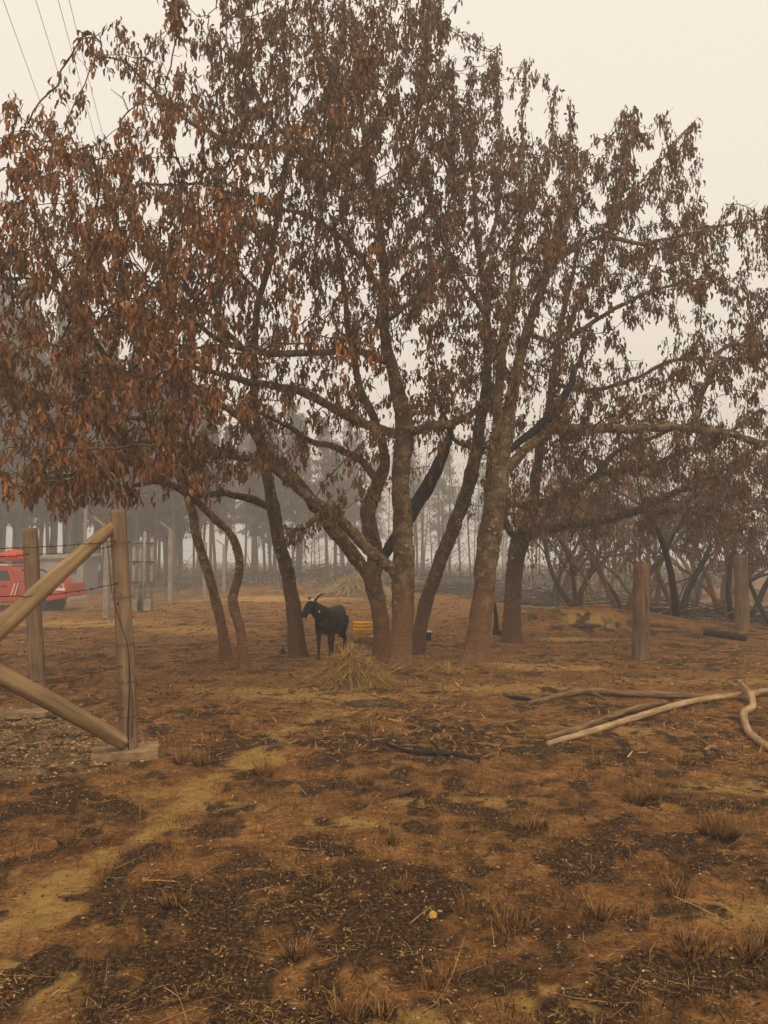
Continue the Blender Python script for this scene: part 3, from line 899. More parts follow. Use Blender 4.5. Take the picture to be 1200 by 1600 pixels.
        V = np.vstack([V, V2]); Tt = np.vstack([Tt, T2 + len(V) - len(V2)])
        o = tri_mesh('withered_leaves', V - org, Tt, M[T['leaf']], tr, False)
        tag(o, 'withered brown leaves hanging in clusters', kind='stuff')
    if lich:
        q = np.vstack([l[0] for l in lich]); nv = np.vstack([l[1] for l in lich]); s = np.concatenate([l[2] for l in lich])
        m = len(q)
        rv = RNG.normal(0, 1, (m, 3)); u = np.cross(nv, rv); u /= np.linalg.norm(u, axis=1, keepdims=True) + 1e-9
        w = np.cross(nv, u)
        vs = [q + nv * (s * .35)[:, None]]
        for k in range(5):
            a = k * 2 * math.pi / 5
            rr = s * RNG.uniform(.6, 1.4, m)
            vs.append(q + (u * math.cos(a) + w * math.sin(a)) * rr[:, None] + nv * (rr * RNG.uniform(-.3, .75, m))[:, None])
        V = np.stack(vs, 1).reshape(-1, 3)
        tri = np.array([[0, 1 + k, 1 + (k + 1) % 5] for k in range(5)])
        o = tri_mesh('lichen', V - org, (tri[None] + (np.arange(m) * 6)[:, None, None]).reshape(-1, 3), M['lichen'], tr, False)
        tag(o, 'crusts of dry lichen on the bark', kind='stuff')


# ------------------------------------------------------------------ braced fence corner, posts and wire
def rough_post(name, pts, rads, mat, parent, k=12, square=0.0, lump=.06, seed=0, org=(0, 0, 0), step=.03):
    fp, fr = resample(pts, rads, step)
    def mod(i, a, p):
        s = 1 + lump * mnoise.noise((p[0] * 9 + seed, p[1] * 9, p[2] * 3)) + lump * .5 * mnoise.noise((p[0] * 30, p[1] * 30 + seed, p[2] * 6))
        if square: s *= 1 + square * abs(math.sin(2 * a)) ** 1.5
        return s
    mb = MB(); mb.tube(fp, fr, k, True, mod)
    o = mb.build(name, mat, parent, True, org)
    ln = np.r_[0, np.cumsum(np.linalg.norm(np.diff(fp, axis=0), axis=1))] + seed * 3.7
    a = np.arange(k) * 2 * math.pi / k
    g = np.stack([np.cos(a)[None, :] * fr[:, None], np.sin(a)[None, :] * fr[:, None], np.repeat(ln[:, None], k, 1)], -1).reshape(-1, 3)
    g = np.vstack([g, [[0, 0, ln[0]], [0, 0, ln[-1]]]])
    at = o.data.attributes.new('grain', 'FLOAT_VECTOR', 'POINT'); at.data.foreach_set('vector', g.astype(np.float32).ravel())
    return o

def vec(*a): return np.array(a, float)

pA = G(203, 1180); pB = G(62, 1118)
pA = vec(*pA); pB = vec(*pB)
dC = 5.25
pC = vec(*P(-48, 1000, dC)); pC[2] = float(ground_h(pC[0], pC[1]))
topA = vec(*P(184, 797, pA[1])); topB = vec(*P(47, 826, pB[1])); topC = pC + [-.03, 0, 1.88]

fa = empty('fence_post', pA, 'weathered square fence post with two braces meeting at its slab foot', 'fence post')
o = rough_post('post', [pA + [0, 0, -.05], (pA + topA) / 2 + [.004, 0, 0], topA], [.068, .066, .062], M['post'], fa, 16, .14, .05, 1, pA)
# drying crack, bolt hole and staple heads
mb = MB(); mb.tube([pA + [.012, -.069, .02], pA + [.002, -.070, .25], pA + [.010, -.070, .5], pA + [-.004, -.068, .82]], [.004, .0055, .004, .002], 5)
tag(mb.build('crack', M['char'], fa, True, pA))
for hz_, hx in ((.39, -.005), (.98, -.012), (1.05, .02), (1.07, -.03)):
    mb = MB(); c = pA + (topA - pA) * (hz_ * 1.9 / 2.0 / 1.0 if False else min(hz_ / 1.9 + .1, .95)) + [hx, -.071, 0]
    mb.tube([c, c + [0, -.004, 0]], [.009 if hz_ == .98 else .005] * 2, 8)
    mb.build('nail_hole', M['char'], fa, False, pA)
def slab(name, c, sx, sy, sz, rz, seed, parent, label):
    bm = bmesh.new()
    bmesh.ops.create_cube(bm, size=1, matrix=Matrix.Diagonal((sx, sy, sz, 1)))
    bmesh.ops.subdivide_edges(bm, edges=bm.edges, cuts=5, use_grid_fill=True)
    for v in bm.verts:
        n = mnoise.noise_vector((v.co.x * 9 + seed, v.co.y * 9, v.co.z * 9))
        v.co += Vector((n.x * .02, n.y * .02, n.z * .012)); v.co.z += .02 * v.co.x / sx
    o = bm_obj(name, bm, M['slab'], parent)
    o.location = c; o.rotation_euler = (0, 0, rz)
    if label: tag(o, label, 'slab')
    return o
slab('footing_slab', (pA[0] - .03, pA[1] - .02, pA[2] + .005), .50, .34, .10, .28, 3, None, 'cracked pale slab at the foot of the braced fence post')
fb = empty('fence_post', pB, 'darker plain fence post behind the diagonal brace, next to the red pickup', 'fence post')
rough_post('post', [pB + [0, 0, -.05], (pB + topB) / 2 + [-.004, 0, 0], topB], [.072, .070, .068], M['post'], fb, 16, .13, .05, 5, pB)
slab('footing_slab', (pB[0] - .02, pB[1] - .15, pB[2] + .05), .40, .22, .05, -.1, 8, None, 'thin flat slab at the foot of the darker fence post')
slab('footing_block', (pB[0] - .03, pB[1] - .16, pB[2] + .0), .07, .06, .06, .2, 9, None, 'small block propping the thin slab of the darker fence post')
fc = empty('fence_post', pC, 'corner fence post where both diagonal braces meet, mostly out of view', 'fence post')
rough_post('post', [pC + [0, 0, -.05], (pC + topC) / 2, topC], [.075, .072, .068], M['post'], fc, 16, .13, .05, 7, pC)
mid = vec(*P(-40, 1022, dC + .02))
u1 = vec(*P(181, 822, pA[1] - .02)); u1[0] -= .03
br = rough_post('fence_brace', [mid + [0, 0, .02], (mid + u1) / 2 + [0, -.01, .008], u1], [.074, .066, .050], M['pole'], None, 16, 0, .04, 11)
tag(br, 'upper round timber brace slanting down from the top of the braced post', 'brace')
u2 = vec(*P(193, 1172, pA[1] - .04)); u2[2] = max(u2[2], pA[2] + .11)
br2 = rough_post('fence_brace', [mid + [0, 0, -.05], (mid + u2) / 2 + [0, -.01, -.012], u2], [.066, .064, .060], M['pole'], None, 16, 0, .04, 13)
tag(br2, 'lower round timber brace slanting to the foot of the braced post', 'brace')

def barbed(a, b, sag, label, seed, barbs=True):
    r = np.random.default_rng(seed)
    n = 26
    t = np.linspace(0, 1, n)
    pts = a + (b - a) * t[:, None]; pts[:, 2] -= sag * 4 * t * (1 - t); pts += r.normal(0, .004, pts.shape) * np.sin(np.pi * t)[:, None]
    w = empty('barbed_wire', a, label, 'wire', 'barbed wire of the fence corner')
    mb = MB(); mb.tube(pts, np.full(n, .0032), 4); mb.build('strand', M['wire'], w, True, a)
    if barbs:
        L = np.linalg.norm(b - a)
        for s in np.arange(.06, 1, .11 / L):
            c = a + (b - a) * s; c[2] -= sag * 4 * s * (1 - s)
            mb = MB()
            for q in range(2):
                v = r.normal(0, 1, 3); v /= np.linalg.norm(v); v *= .017
                mb.tube([c - v, c + v], [.0020, .0020], 3)
            mb.build('barb', M['wire'], w, False, a)
    return w
def onA(py): 
    t = (1180 - py) / 383.0
    return pA + (topA - pA) * t + [-.0, -.072, 0]
def onC(py): 
    z = P(-48, py, dC)[2]
    return vec(pC[0], pC[1] - .078, z)
barbed(onC(858), onA(846), .015, 'top barbed wire crossing the upper brace to the post', 1)
barbed(onC(928), onA(912), .05, 'second barbed wire sagging across the upper brace', 2)
barbed(onC(1072), onA(1040), .03, 'third barbed wire passing just above the lower brace', 3)
barbed(onC(1140), onA(1105), .02, 'bottom barbed wire crossing the lower brace', 4)
def onB(py):
    t = (1118 - py) / 292.0
    return pB + (topB - pB) * t + [0, -.075, 0]
barbed(vec(pC[0] + .02, pC[1] + .07, onC(866)[2]), onB(866), .02, 'barbed wire running back to the top of the darker post', 5)
barbed(vec(pC[0] + .02, pC[1] + .07, onC(948)[2]), onB(938), .03, 'barbed wire running back to the middle of the darker post', 6)
barbed(onB(866) + [.06, .14, 0], onA(852) + [-.03, .15, 0], .02, 'barbed wire strung between the two visible fence posts', 7)
# loose binding wire round the braced post
bw = empty('binding_wire', pA, 'loose dark wire wound round the braced post and trailing down it', 'wire')
for f_, tilt in ((.86, .02), (.64, .01), (.45, 0), (.30, 0), (.16, 0)):
    c = pA + (topA - pA) * f_
    a = np.linspace(0, 2 * math.pi, 20)
    mb = MB(); mb.tube(np.stack([c[0] + .083 * np.cos(a), c[1] + .083 * np.sin(a), c[2] + tilt * np.cos(a)], -1), np.full(20, .0025), 4); mb.build('turn', M['wire'], bw, True, pA)
mb = MB()
tp = [(-.06, .95), (-.075, .90), (-.068, .84), (-.05, .66), (.0, .55), (.055, .44), (.06, .30), (.072, .2), (.05, .08)]
pp = [pA + (topA - pA) * f_ + [x, -.08, 0] for x, f_ in tp]
q, r_ = resample(pp, [.003] * len(pp), .04); mb.tube(q, r_, 4); mb.build('loose_end', M['wire'], bw, True, pA)

# two broken posts on the other side
for (bx, by, ty, w, lab, seed) in ((1000, 1031, 881, 12.5, 'thick weathered wooden post standing alone on bare soil', 21), (1160, 985, 868, 10, 'farther wooden post among the dark burnt shrubs', 22)):
    b = G(bx, by); b = vec(*b); top = vec(*P(bx + (3 if bx < 1100 else -3), ty, b[1]))
    e = empty('wooden_post', b, lab, 'post')
    r0 = w * b[1] / F
    rough_post('shaft', [b + [0, 0, -.08], (b + top) / 2, top - [0, 0, .06], top], [r0 * 1.02, r0 * .95, r0 * .95, r0 * .7], M['stump_post'] if bx < 1100 else M['post'], e, 16, .08, .10, seed, b)
    for k in range(3):
        zz = .25 + .33 * k; mb = MB()
        a = RNG.uniform(-.6, .6); c = b + (top - b) * zz + [r0 * .9 * math.sin(a), -r0 * 1.0 * math.cos(a), 0]
        mb.tube([c + [0, 0, -.14], c + [.008, -.002, 0], c + [0, 0, .16]], [.002, .006, .002], 4); mb.build('crack', M['char'], e, True, b)

# far concrete-post wire fence on the left
fposts = [(-7.05, 19.6, 2.3), (-7.1, 25.6, 2.5), (-7.4, 31.8, 2.3), (-7.9, 38.0, 2.3), (-8.5, 44.5, 2.3)]
wf = empty('wire_fence', (-7.05, 19.6, float(ground_h(-7.05, 19.6))), 'pale concrete posts with mesh wire running off into the smoke', 'fence')
wo = np.array(tuple(wf.location))
tops = []
for (x, y, h) in fposts:
    g = vec(x, y, float(ground_h(x, y)))
    bm = bmesh.new(); boxm(bm, Vector(g - wo) + Vector((0, 0, h / 2)), (.14, .14, h)); 
    po = bm_obj('fence_post', bm, M['grey_post'], wf, False, .012)
    bm = bmesh.new(); boxm(bm, Vector(g - wo) + Vector((-.19, 0, h + .13)), (.06, .06, .48), Matrix.Rotation(R(-52), 3, 'Y'))
    bm_obj('angled_top', bm, M['grey_post'], po, False, .008)
    tops.append(g)
for (g0, g1) in zip(tops[:-1], tops[1:]):
    for zz in (.1, .45, .8, 1.15, 1.5, 1.9):
        mb = MB(); mb.tube([g0 - wo + [0, 0, zz], (g0 + g1) / 2 - wo + [0, 0, zz - .03], g1 - wo + [0, 0, zz]], [.0045] * 3, 4); mb.build('wire', M['cable'], wf)
    n = int(np.linalg.norm(g1 - g0) / .28)
    mb = MB()
    for k in range(1, n):
        c = g0 + (g1 - g0) * k / n - wo
        mb.tube([c + [0, 0, .1], c + [0, 0, 1.5]], [.0035] * 2, 3)
    tag(mb.build('mesh_wire', M['cable'], wf), kind='stuff')
# bundle of upright steel poles clamped together
gb = vec(*G(221, 955)); ge = empty('pole_rack', gb, 'cluster of four grey upright poles held by cross bars', 'poles')
for (dx, dy, hh) in ((-.25, 0, 2.05), (-.07, .05, 2.1), (.08, -.05, 2.35), (.27, .02, 2.15)):
    mb = MB(); mb.tube([(dx, dy, -.05), (dx, dy, hh)], [.05, .05], 8); mb.build('pole', M['grey_post'], ge)
for zz in (.85, 1.45, 2.0):
    bm = bmesh.new(); boxm(bm, Vector((0, -.07, zz)), (.72, .04, .05)); bm_obj('cross_bar', bm, M['far_bark'], ge)
for dx in (-.2, .2):
    bm = bmesh.new(); boxm(bm, Vector((dx, -.09, .18)), (.2, .1, .35)); bm_obj('footing', bm, M['grey_post'], ge)
# tall pale pole and utility boxes behind the brace
gp = vec(*G(131, 918)); po = empty('utility_pole', gp, 'tall pale concrete pole behind the braced post', 'pole')
mb = MB(); mb.tube([(0, 0, -.1), (0, 0, 6.2)], [.13, .10], 8); mb.build('shaft', M['grey_post'], po)
bm = bmesh.new(); boxm(bm, Vector((0, 0, 5.9)), (1.2, .08, .1)); bm_obj('cross_arm', bm, M['grey_post'], po)
ub = vec(*G(143, 915)); ue = empty('utility_box', ub, 'two small white boxes mounted side by side on stands', 'utility box')
for dx, m_ in ((-.3, 'shed_wall'), (.32, 'white_paint')):
    bm = bmesh.new(); boxm(bm, Vector((dx, 0, 1.28)), (.5, .3, .62)); bo = bm_obj('cabinet', bm, M[m_], ue, False, .02)
    bm = bmesh.new(); boxm(bm, Vector((dx, -.16, 1.28)), (.36, .02, .46)); bm_obj('door', bm, M['white_paint'], bo)
    bm = bmesh.new(); boxm(bm, Vector((dx, 0, .47)), (.08, .08, 1.0)); bm_obj('stand', bm, M['grey_post'], ue)
sb = vec(*P(96, 905, 46)); sb[2] = float(ground_h(sb[0], sb[1])); se = empty('shed', sb, 'low pale shed behind the red pickup at the wood edge', 'shed')
bm = bmesh.new(); boxm(bm, Vector((0, 1.2, .95)), (2.6, 2.4, 1.9)); bm_obj('wall', bm, M['shed_wall'], se)
bm = bmesh.new(); boxm(bm, Vector((0, 1.2, 2.0)), (3.0, 2.8, .12), Matrix.Rotation(R(4), 3, 'X')); bm_obj('roof', bm, M['grey_post'], se)
bm = bmesh.new(); boxm(bm, Vector((-.6, -.02, .85)), (.75, .05, 1.6)); bm_obj('door', bm, M['grey_post'], se)
bm = bmesh.new(); boxm(bm, Vector((.6, -.02, 1.2)), (.6, .05, .5)); bm_obj('window', bm, M['dark_glass'], se)

# overhead lines
vp = vec(*ray(332, 870)); vp /= np.linalg.norm(vp[:2]); vp[2] = 0
for k, (px, lab) in enumerate(((5, 'leftmost of the four overhead wires'), (56, 'second overhead wire from the left'), (91, 'third overhead wire from the left'), (108, 'rightmost of the four overhead wires'))):
    c = vec(*P(px, 0, 13.0))
    t = np.linspace(-30, 75, 40)
    pts = c + vp * t[:, None]; pts[:, 2] += .0006 * (t - 22) ** 2 - .0006 * 22 ** 2
    mb = MB(); mb.tube(pts, np.full(40, .0055), 5)
    tag(mb.build('overhead_wire', M['cable'], None), lab, 'wire', 'overhead wires')

# ------------------------------------------------------------------ red pickup
tx = (121 - 600) / F * 28.5
tl = vec(tx, 28.5, float(ground_h(tx - 1, 28.5)) - .12)
tk = empty('pickup_truck', tl, 'red and white pickup truck partly hidden behind the fence', 'pickup truck')
def extr(name, prof, y0, y1, mat, parent, bevel=.03):
    bm = bmesh.new()
    a = [bm.verts.new((x, y0, z)) for x, z in prof]; b_ = [bm.verts.new((x, y1, z)) for x, z in prof]
    n = len(prof)
    bm.faces.new(a); bm.faces.new(b_[::-1])
    for i in range(n): bm.faces.new((a[i], b_[i], b_[(i + 1) % n], a[(i + 1) % n]))
    bmesh.ops.recalc_face_normals(bm, faces=bm.faces)
    return bm_obj(name, bm, mat, parent, False, bevel)
W2 = .88
# x runs from the tail (0) to the bonnet (-5.2)
bed = extr('bed', [(0, .62), (0, 1.12), (-1.72, 1.16), (-1.72, .55), (-1.45, .5), (-1.38, .72), (-1.2, .86), (-.95, .86), (-.78, .72), (-.72, .5)], -W2, W2, M['red_paint'], tk)
cab = extr('cab', [(-1.76, .45), (-1.76, 1.16), (-1.95, 1.62), (-2.15, 1.76), (-3.1, 1.78), (-3.5, 1.62), (-3.95, 1.15), (-4.9, 1.02), (-5.15, .85), (-5.15, .45), (-4.75, .4), (-4.65, .68), (-4.4, .82), (-4.1, .68), (-4.0, .4)], -W2, W2, M['red_paint'], tk, .05)
extr('side_window', [(-1.98, 1.24), (-2.12, 1.60), (-2.72, 1.63), (-2.72, 1.20)], -W2 - .008, -W2 + .02, M['dark_glass'], tk, .01)
extr('side_window', [(-2.80, 1.20), (-2.80, 1.63), (-3.1, 1.63), (-3.45, 1.50), (-3.72, 1.20)], -W2 - .008, -W2 + .02, M['dark_glass'], tk, .01)
extr('white_door', [(-2.42, .52), (-2.42, 1.16), (-3.72, 1.16), (-3.78, .52)], -W2 - .006, -W2 + .02, M['white_paint'], tk, .01)
extr('roof_panel', [(-2.2, 1.775), (-2.25, 1.80), (-3.05, 1.82), (-3.1, 1.79)], -.8, .8, M['white_paint'], tk, .01)
for (x0, lean) in ((-1.86, .14), (-2.0, .16)):
    extr('reflective_stripe', [(x0, .72), (x0 + .035, .72), (x0 + lean + .01, 1.15), (x0 + lean - .025, 1.15)], -W2 - .009, -W2 + .01, M['pale_board'], tk, 0)
extr('side_moulding', [(-.05, .88), (-.05, .96), (-.7, .96), (-.7, .9)], -W2 - .012, -W2 + .01, M['white_paint'], tk, 0)
extr('door_handle', [(-2.12, 1.02), (-2.12, 1.06), (-2.3, 1.06), (-2.3, 1.02)], -W2 - .04, -W2 + .01, M['rubber'], tk, .005)
mb = MB(); mb.tube([(-1.70, -.7, 1.62), (-1.55, -.72, 1.58), (-.95, -.78, 1.16)], [.035] * 3, 6); mb.tube([(-1.70, .7, 1.62), (-1.55, .72, 1.58), (-.95, .78, 1.16)], [.035] * 3, 6); mb.tube([(-1.68, -.7, 1.60), (-1.68, .7, 1.60)], [.035] * 2, 6)
mb.build('roll_bar', M['rubber'], tk)
extr('cargo_cover', [(-.35, 1.13), (-.4, 1.30), (-1.0, 1.32), (-1.1, 1.13)], -.6, .6, M['red_paint'], tk, .03)
extr('tail_light', [(.01, .86), (.01, 1.08), (-.07, 1.08), (-.07, .86)], -W2 - .006, -W2 + .05, M['red_cloth'], tk, .005)
extr('bumper', [(.02, .45), (.12, .48), (.12, .62), (.02, .64)], -.82, .82, M['steel'], tk, .015)
for wx in (-1.08, -4.38):
    for s in (-1, 1):
        mb = MB(); c = vec(wx, s * .78, .36)
        mb.tube([c + [0, -.11, 0], c + [0, -.10, 0], c + [0, .10, 0], c + [0, .11, 0]], [.30, .36, .36, .30], 20); ty = mb.build('tyre', M['rubber'], tk)
        mb = MB(); mb.tube([c + [0, s * .10, 0], c + [0, s * .118, 0]], [.2, .17], 14); mb.build('rim', M['steel'], ty)
for (x0, x1) in ((-2.0, -3.2),):
    mb = MB()
    for yy in (-.6, .6): mb.tube([(x0 - .15, yy, 1.86), (x1, yy, 1.88)], [.02, .02], 5)
    for xx in (-2.25, -3.0): mb.tube([(xx, -.65, 1.86), (xx, .65, 1.86)], [.02, .02], 5); mb.tube([(xx, -.6, 1.77), (xx, -.6, 1.87)], [.02, .02], 5)
    mb.build('roof_rack', M['rubber'], tk)
fc_ = bpy.data.curves.new('lettering', 'FONT'); fc_.body = 'TO'; fc_.size = .27; fc_.extrude = .002
tmp = bpy.data.objects.new('lettering', fc_); col.objects.link(tmp)
dg = bpy.context.evaluated_depsgraph_get()
me = bpy.data.meshes.new_from_object(tmp.evaluated_get(dg)); bpy.data.objects.remove(tmp)
me.materials.clear(); me.materials.append(M['white_paint'])
lt = bpy.data.objects.new('lettering', me); link(lt, tk); lt.location = (-.46, -W2 - .008, .93); lt.rotation_euler = (math.pi / 2, 0, 0); lt['label'] = 'white letters at the tail end of the bed side'
# bundle on the roof rack
bm = bmesh.new(); bmesh.ops.create_icosphere(bm, subdivisions=3, radius=.5)
for v in bm.verts:
    n = mnoise.noise(v.co * 3.2); v.co *= 1 + .22 * n
    v.co.x *= .95; v.co.z *= .52; v.co.y *= 1.1
    if v.co.z < -.18: v.co.z = -.18
rb = bm_obj('roof_bundle', bm, M['red_cloth'], None, True); rb.location = (tl[0] - 2.32, tl[1], tl[2] + 2.09)
tag(rb, 'lumpy bright red bundle strapped on the pickup roof', 'bundle')

# ------------------------------------------------------------------ goat
def loft(bm_list, secs, k=16):
    """secs: (centre, side vector * half-width, up vector * half-height)"""
    V = []; 
    for c, s, u in secs:
        for j in range(k):
            a = 2 * math.pi * j / k
            V.append(np.asarray(c) + np.asarray(s) * math.cos(a) + np.asarray(u) * math.sin(a))
    n = len(secs); Q = []
    for i in range(n - 1):
        for j in range(k): Q.append((i * k + j, i * k + (j + 1) % k, (i + 1) * k + (j + 1) % k, (i + 1) * k + j))
    V.append(np.asarray(secs[0][0])); V.append(np.asarray(secs[-1][0]))
    for j in range(k): Q.append((n * k, (j + 1) % k, j, j)); Q.append((n * k + 1, (n - 1) * k + j, (n - 1) * k + (j + 1) % k, (n - 1) * k + (j + 1) % k))
    bm_list.append((np.array(V), np.array(Q)))

def chain(bl, pts, rads, k=12):
    fp, fr = resample(pts, rads, .02)
    bl.append(tube(fp, fr, k, True))

fwd2 = vec(-.33, -.944, 0); 
gpos = (G(497, 1033) + G(519, 1026) + G(511, 1033) + G(536, 1022)) / 4
ga = empty('goat', gpos, 'black horned goat with white forehead standing beside the hay', 'goat', None, math.atan2(fwd2[1], fwd2[0]))
bl = []
body = [(-.44, .70, .05, .07), (-.41, .69, .10, .12), (-.33, .665, .145, .175), (-.2, .625, .17, .205), (-.05, .60, .185, .225), (.10, .60, .18, .225), (.22, .62, .155, .215), (.32, .645, .12, .18), (.39, .66, .075, .11)]
loft(bl, [((x, 0, z), (0, w, 0), (0, 0, h)) for x, z, w, h in body])
loft(bl, [((-.30, 0, .76), (0, .10, 0), (0, 0, .07)), ((-.38, 0, .765), (0, .09, 0), (0, 0, .07)), ((-.43, 0, .73), (0, .06, 0), (0, 0, .06))])     # croup
hd = vec(.955, -.296, 0); hs = vec(.296, .955, 0)
poll = vec(.47, -.09, .885)
chain(bl, [(.22, 0, .66), (.32, -.02, .73), (.42, -.06, .80), poll - [0, 0, .04]], [.16, .14, .115, .088])
fz = vec(0, 0, 1)
face = [poll - hd * .04 + [0, 0, -.015], poll + hd * .05 + [0, 0, -.01], poll + hd * .12 + [0, 0, -.065], poll + hd * .19 + [0, 0, -.13], poll + hd * .235 + [0, 0, -.175]]
chain(bl, face, [.068, .082, .072, .055, .036], 14)
chain(bl, [poll + hd * .16 + [0, 0, -.17], poll + hd * .16 + [0, 0, -.235]], [.02, .006], 8)            # beard
for s in (-1, 1):
    e0 = poll + hs * s * .05 + hd * -.01 + [0, 0, -.02]
    chain(bl, [e0, e0 + hs * s * .06 + [0, 0, -.03], e0 + hs * s * .085 + [0, 0, -.10], e0 + hs * s * .085 + [0, 0, -.13]], [.018, .026, .022, .008], 8)  # ears
for s, fx in ((-1, .245), (1, .225)):
    chain(bl, [(.20, s * .085, .62), (.235, s * .095, .48), (fx, s * .095, .40), (fx + .008, s * .093, .27), (fx, s * .093, .16), (fx + .004, s * .093, .06), (fx + .02, s * .093, .015)], [.095, .07, .047, .033, .024, .024, .033])
for s, hx in ((-1, -.33), (1, -.37)):
    chain(bl, [(-.28, s * .075, .64), (-.24, s * .10, .50), (-.22, s * .105, .42), (-.28, s * .10, .35), (hx, s * .10, .285), (hx + .015, s * .10, .17), (hx + .02, s * .10, .06), (hx + .04, s * .10, .015)], [.13, .105, .078, .052, .036, .025, .024, .033])
chain(bl, [(-.41, 0, .74), (-.455, 0, .73), (-.46, 0, .66)], [.03, .022, .012], 8)
chain(bl, [(-.20, 0, .43), (-.22, 0, .37)], [.06, .03], 8)
mb = MB()
for V, Q in bl: mb.add(V, Q)
gm = mb.build('body', M['goat_coat'], ga, True)
md = gm.modifiers.new('r', 'REMESH'); md.mode = 'VOXEL'; md.voxel_size = .0115
sm = gm.modifiers.new('s', 'SMOOTH'); sm.factor = .6; sm.iterations = 4
dg = bpy.context.evaluated_depsgraph_get()
me = bpy.data.meshes.new_from_object(gm.evaluated_get(dg))
gm.modifiers.clear(); gm.data = me
me.polygons.foreach_set('use_smooth', [True] * len(me.polygons))
for s in (-1, 1):
    h0 = poll + hs * s * .035 + hd * .005 + [0, 0, .035]
    up_ = .135 if s > 0 else .075
    mb = MB(); fp, fr = resample([h0, h0 + hs * s * .035 + [0, 0, .06], h0 + hs * s * .085 - hd * .04 + [0, 0, up_ * .85], h0 + hs * s * .15 - hd * .07 + [0, 0, up_]], [.023, .02, .015, .005], .012)
    mb.tube(fp, fr * (1 + .10 * np.sin(np.arange(len(fr)) * 1.9)), 10); mb.build('horn', M['horn'], ga)
    ey = poll + hd * .075 + hs * s * .058 + [0, 0, -.025]
    bm = bmesh.new(); bmesh.ops.create_icosphere(bm, subdivisions=2, radius=.012, matrix=Matrix.Translation(Vector(ey))); bm_obj('eye', bm, M['horn'], ga, True)
    nb = poll + hd * .232 + hs * s * .016 + [0, 0, -.165]
    bm = bmesh.new(); bmesh.ops.create_icosphere(bm, subdivisions=1, radius=.006, matrix=Matrix.Translation(Vector(nb))); bm_obj('nostril', bm, M['rubber'], ga, True)
bm = bmesh.new(); bmesh.ops.create_icosphere(bm, subdivisions=3, radius=1)
for v in bm.verts:
    c = poll + hd * (.055 + .045 * v.co.x) + hs * .045 * v.co.y + fz * (.046 + .036 * v.co.z - .026 * v.co.x)
    v.co = Vector(c) + Vector((0, 0, .006 * mnoise.noise(v.co * 5)))
o = bm_obj('forehead_patch', bm, M['white_fur'], ga, True); o['label'] = 'white patch between the horns'
e0 = poll + hs * .140 + hd * .02 + [0, 0, -.105]
bm = bmesh.new(); boxm(bm, Vector(e0), (.012, .03, .042), Matrix.Rotation(R(-25), 3, 'Z')); bm_obj('ear_tag', bm, M['tag_yellow'], ga, False, .003)
for (x, y) in ((.268, -.093), (.248, .093), (-.285, -.10), (-.325, .10)):
    bm = bmesh.new(); bmesh.ops.create_cone(bm, segments=12, radius1=.036, radius2=.03, depth=.035, cap_ends=True, matrix=Matrix.Translation((x, y, .012))); bm_obj('hoof', bm, M['rubber'], ga, False, .004)

# ------------------------------------------------------------------ bucket and odds and ends near the trunks
bk = vec(*G(567, 1003)); be = empty('bucket', bk, 'bright yellow ribbed plastic bucket on a rusty stand near the goat', 'bucket')
r0 = 15.5 * bk[1] / F; z0 = .165 * 1.0
prof = [(0, 0), (.86, 0), (.92, .02), (.94, .08), (.99, .085), (.99, .115), (.95, .12), (.97, .165), (1.03, .17), (1.03, .195), (.97, .2), (.985, .245), (1.04, .25), (1.04, .27), (.96, .27), (.88, .10), (0, .06)]
k = 28; V = []; Q = []
for (r_, z_) in prof:
    for j in range(k): V.append((r0 * r_ * math.cos(2 * math.pi * j / k), r0 * r_ * math.sin(2 * math.pi * j / k), z0 + z_ * .78))
for i in range(len(prof) - 1):
    for j in range(k): Q.append((i * k + j, i * k + (j + 1) % k, (i + 1) * k + (j + 1) % k, (i + 1) * k + j))
mesh_obj('pail', V, Q, M['yellow'], be, True)
mb = MB(); a = np.linspace(0, math.pi, 14); mb.tube(np.stack([r0 * 1.02 * np.cos(a), -.02 - r0 * .9 * np.sin(a), z0 + .17 - .04 * np.sin(a)], -1), np.full(14, .004), 4); mb.build('handle', M['wire'], be)
st = empty('bucket_stand', bk, 'small rusty drum stub under the yellow bucket', 'drum')
mb = MB(); mb.tube([(0, 0, -.03), (0, 0, .05), (0, 0, .06), (0, 0, .155)], [r0 * .97, r0 * .97, r0 * 1.0, r0 * .97], 20); mb.build('shell', M['rust'], st, False)
pb = vec(*G(579, 1003)); bm = bmesh.new(); boxm(bm, (0, 0, 0), (.24, .16, .018), Matrix.Rotation(R(8), 3, 'Y'))
o = bm_obj('board', bm, M['pale_board'], None, False, .004); o.location = (pb[0] + .09, pb[1] - .02, pb[2] + .10); tag(o, 'small pale board lying beside the yellow bucket', 'board')
cb = vec(*G(669, 1001)); ce = empty('crate', cb, 'little dark box with a pale lid behind the central trunk', 'box')
bm = bmesh.new(); boxm(bm, Vector((0, 0, .08)), (.12, .12, .16)); bm_obj('case', bm, M['char'], ce, False, .006)
bm = bmesh.new(); boxm(bm, Vector((0, 0, .175)), (.14, .14, .022)); bm_obj('lid', bm, M['pale_board'], ce, False, .004)
sp_ = vec(*G(775, 992)); se_ = empty('charred_stump', sp_, 'black burnt stake and root between the flared and the looped tree', 'stump')
rough_post('stake', [sp_ + [0, 0, -.05], sp_ + [0, 0, .10], sp_ + [.0, 0, .35], sp_ + [-.02, 0, .66]], [.085, .065, .045, .025], M['char'], se_, 10, 0, .15, 31, sp_)
rough_post('root', [sp_ + [-.02, -.01, .05], sp_ + [.10, -.03, .05], sp_ + [.24, -.06, .03]], [.06, .055, .03], M['char'], se_, 10, 0, .2, 32, sp_)
bs = vec(*G(440, 1022)); be2 = empty('burnt_root', bs, 'small black burnt root knob beside the trunk next to the goat', 'root')
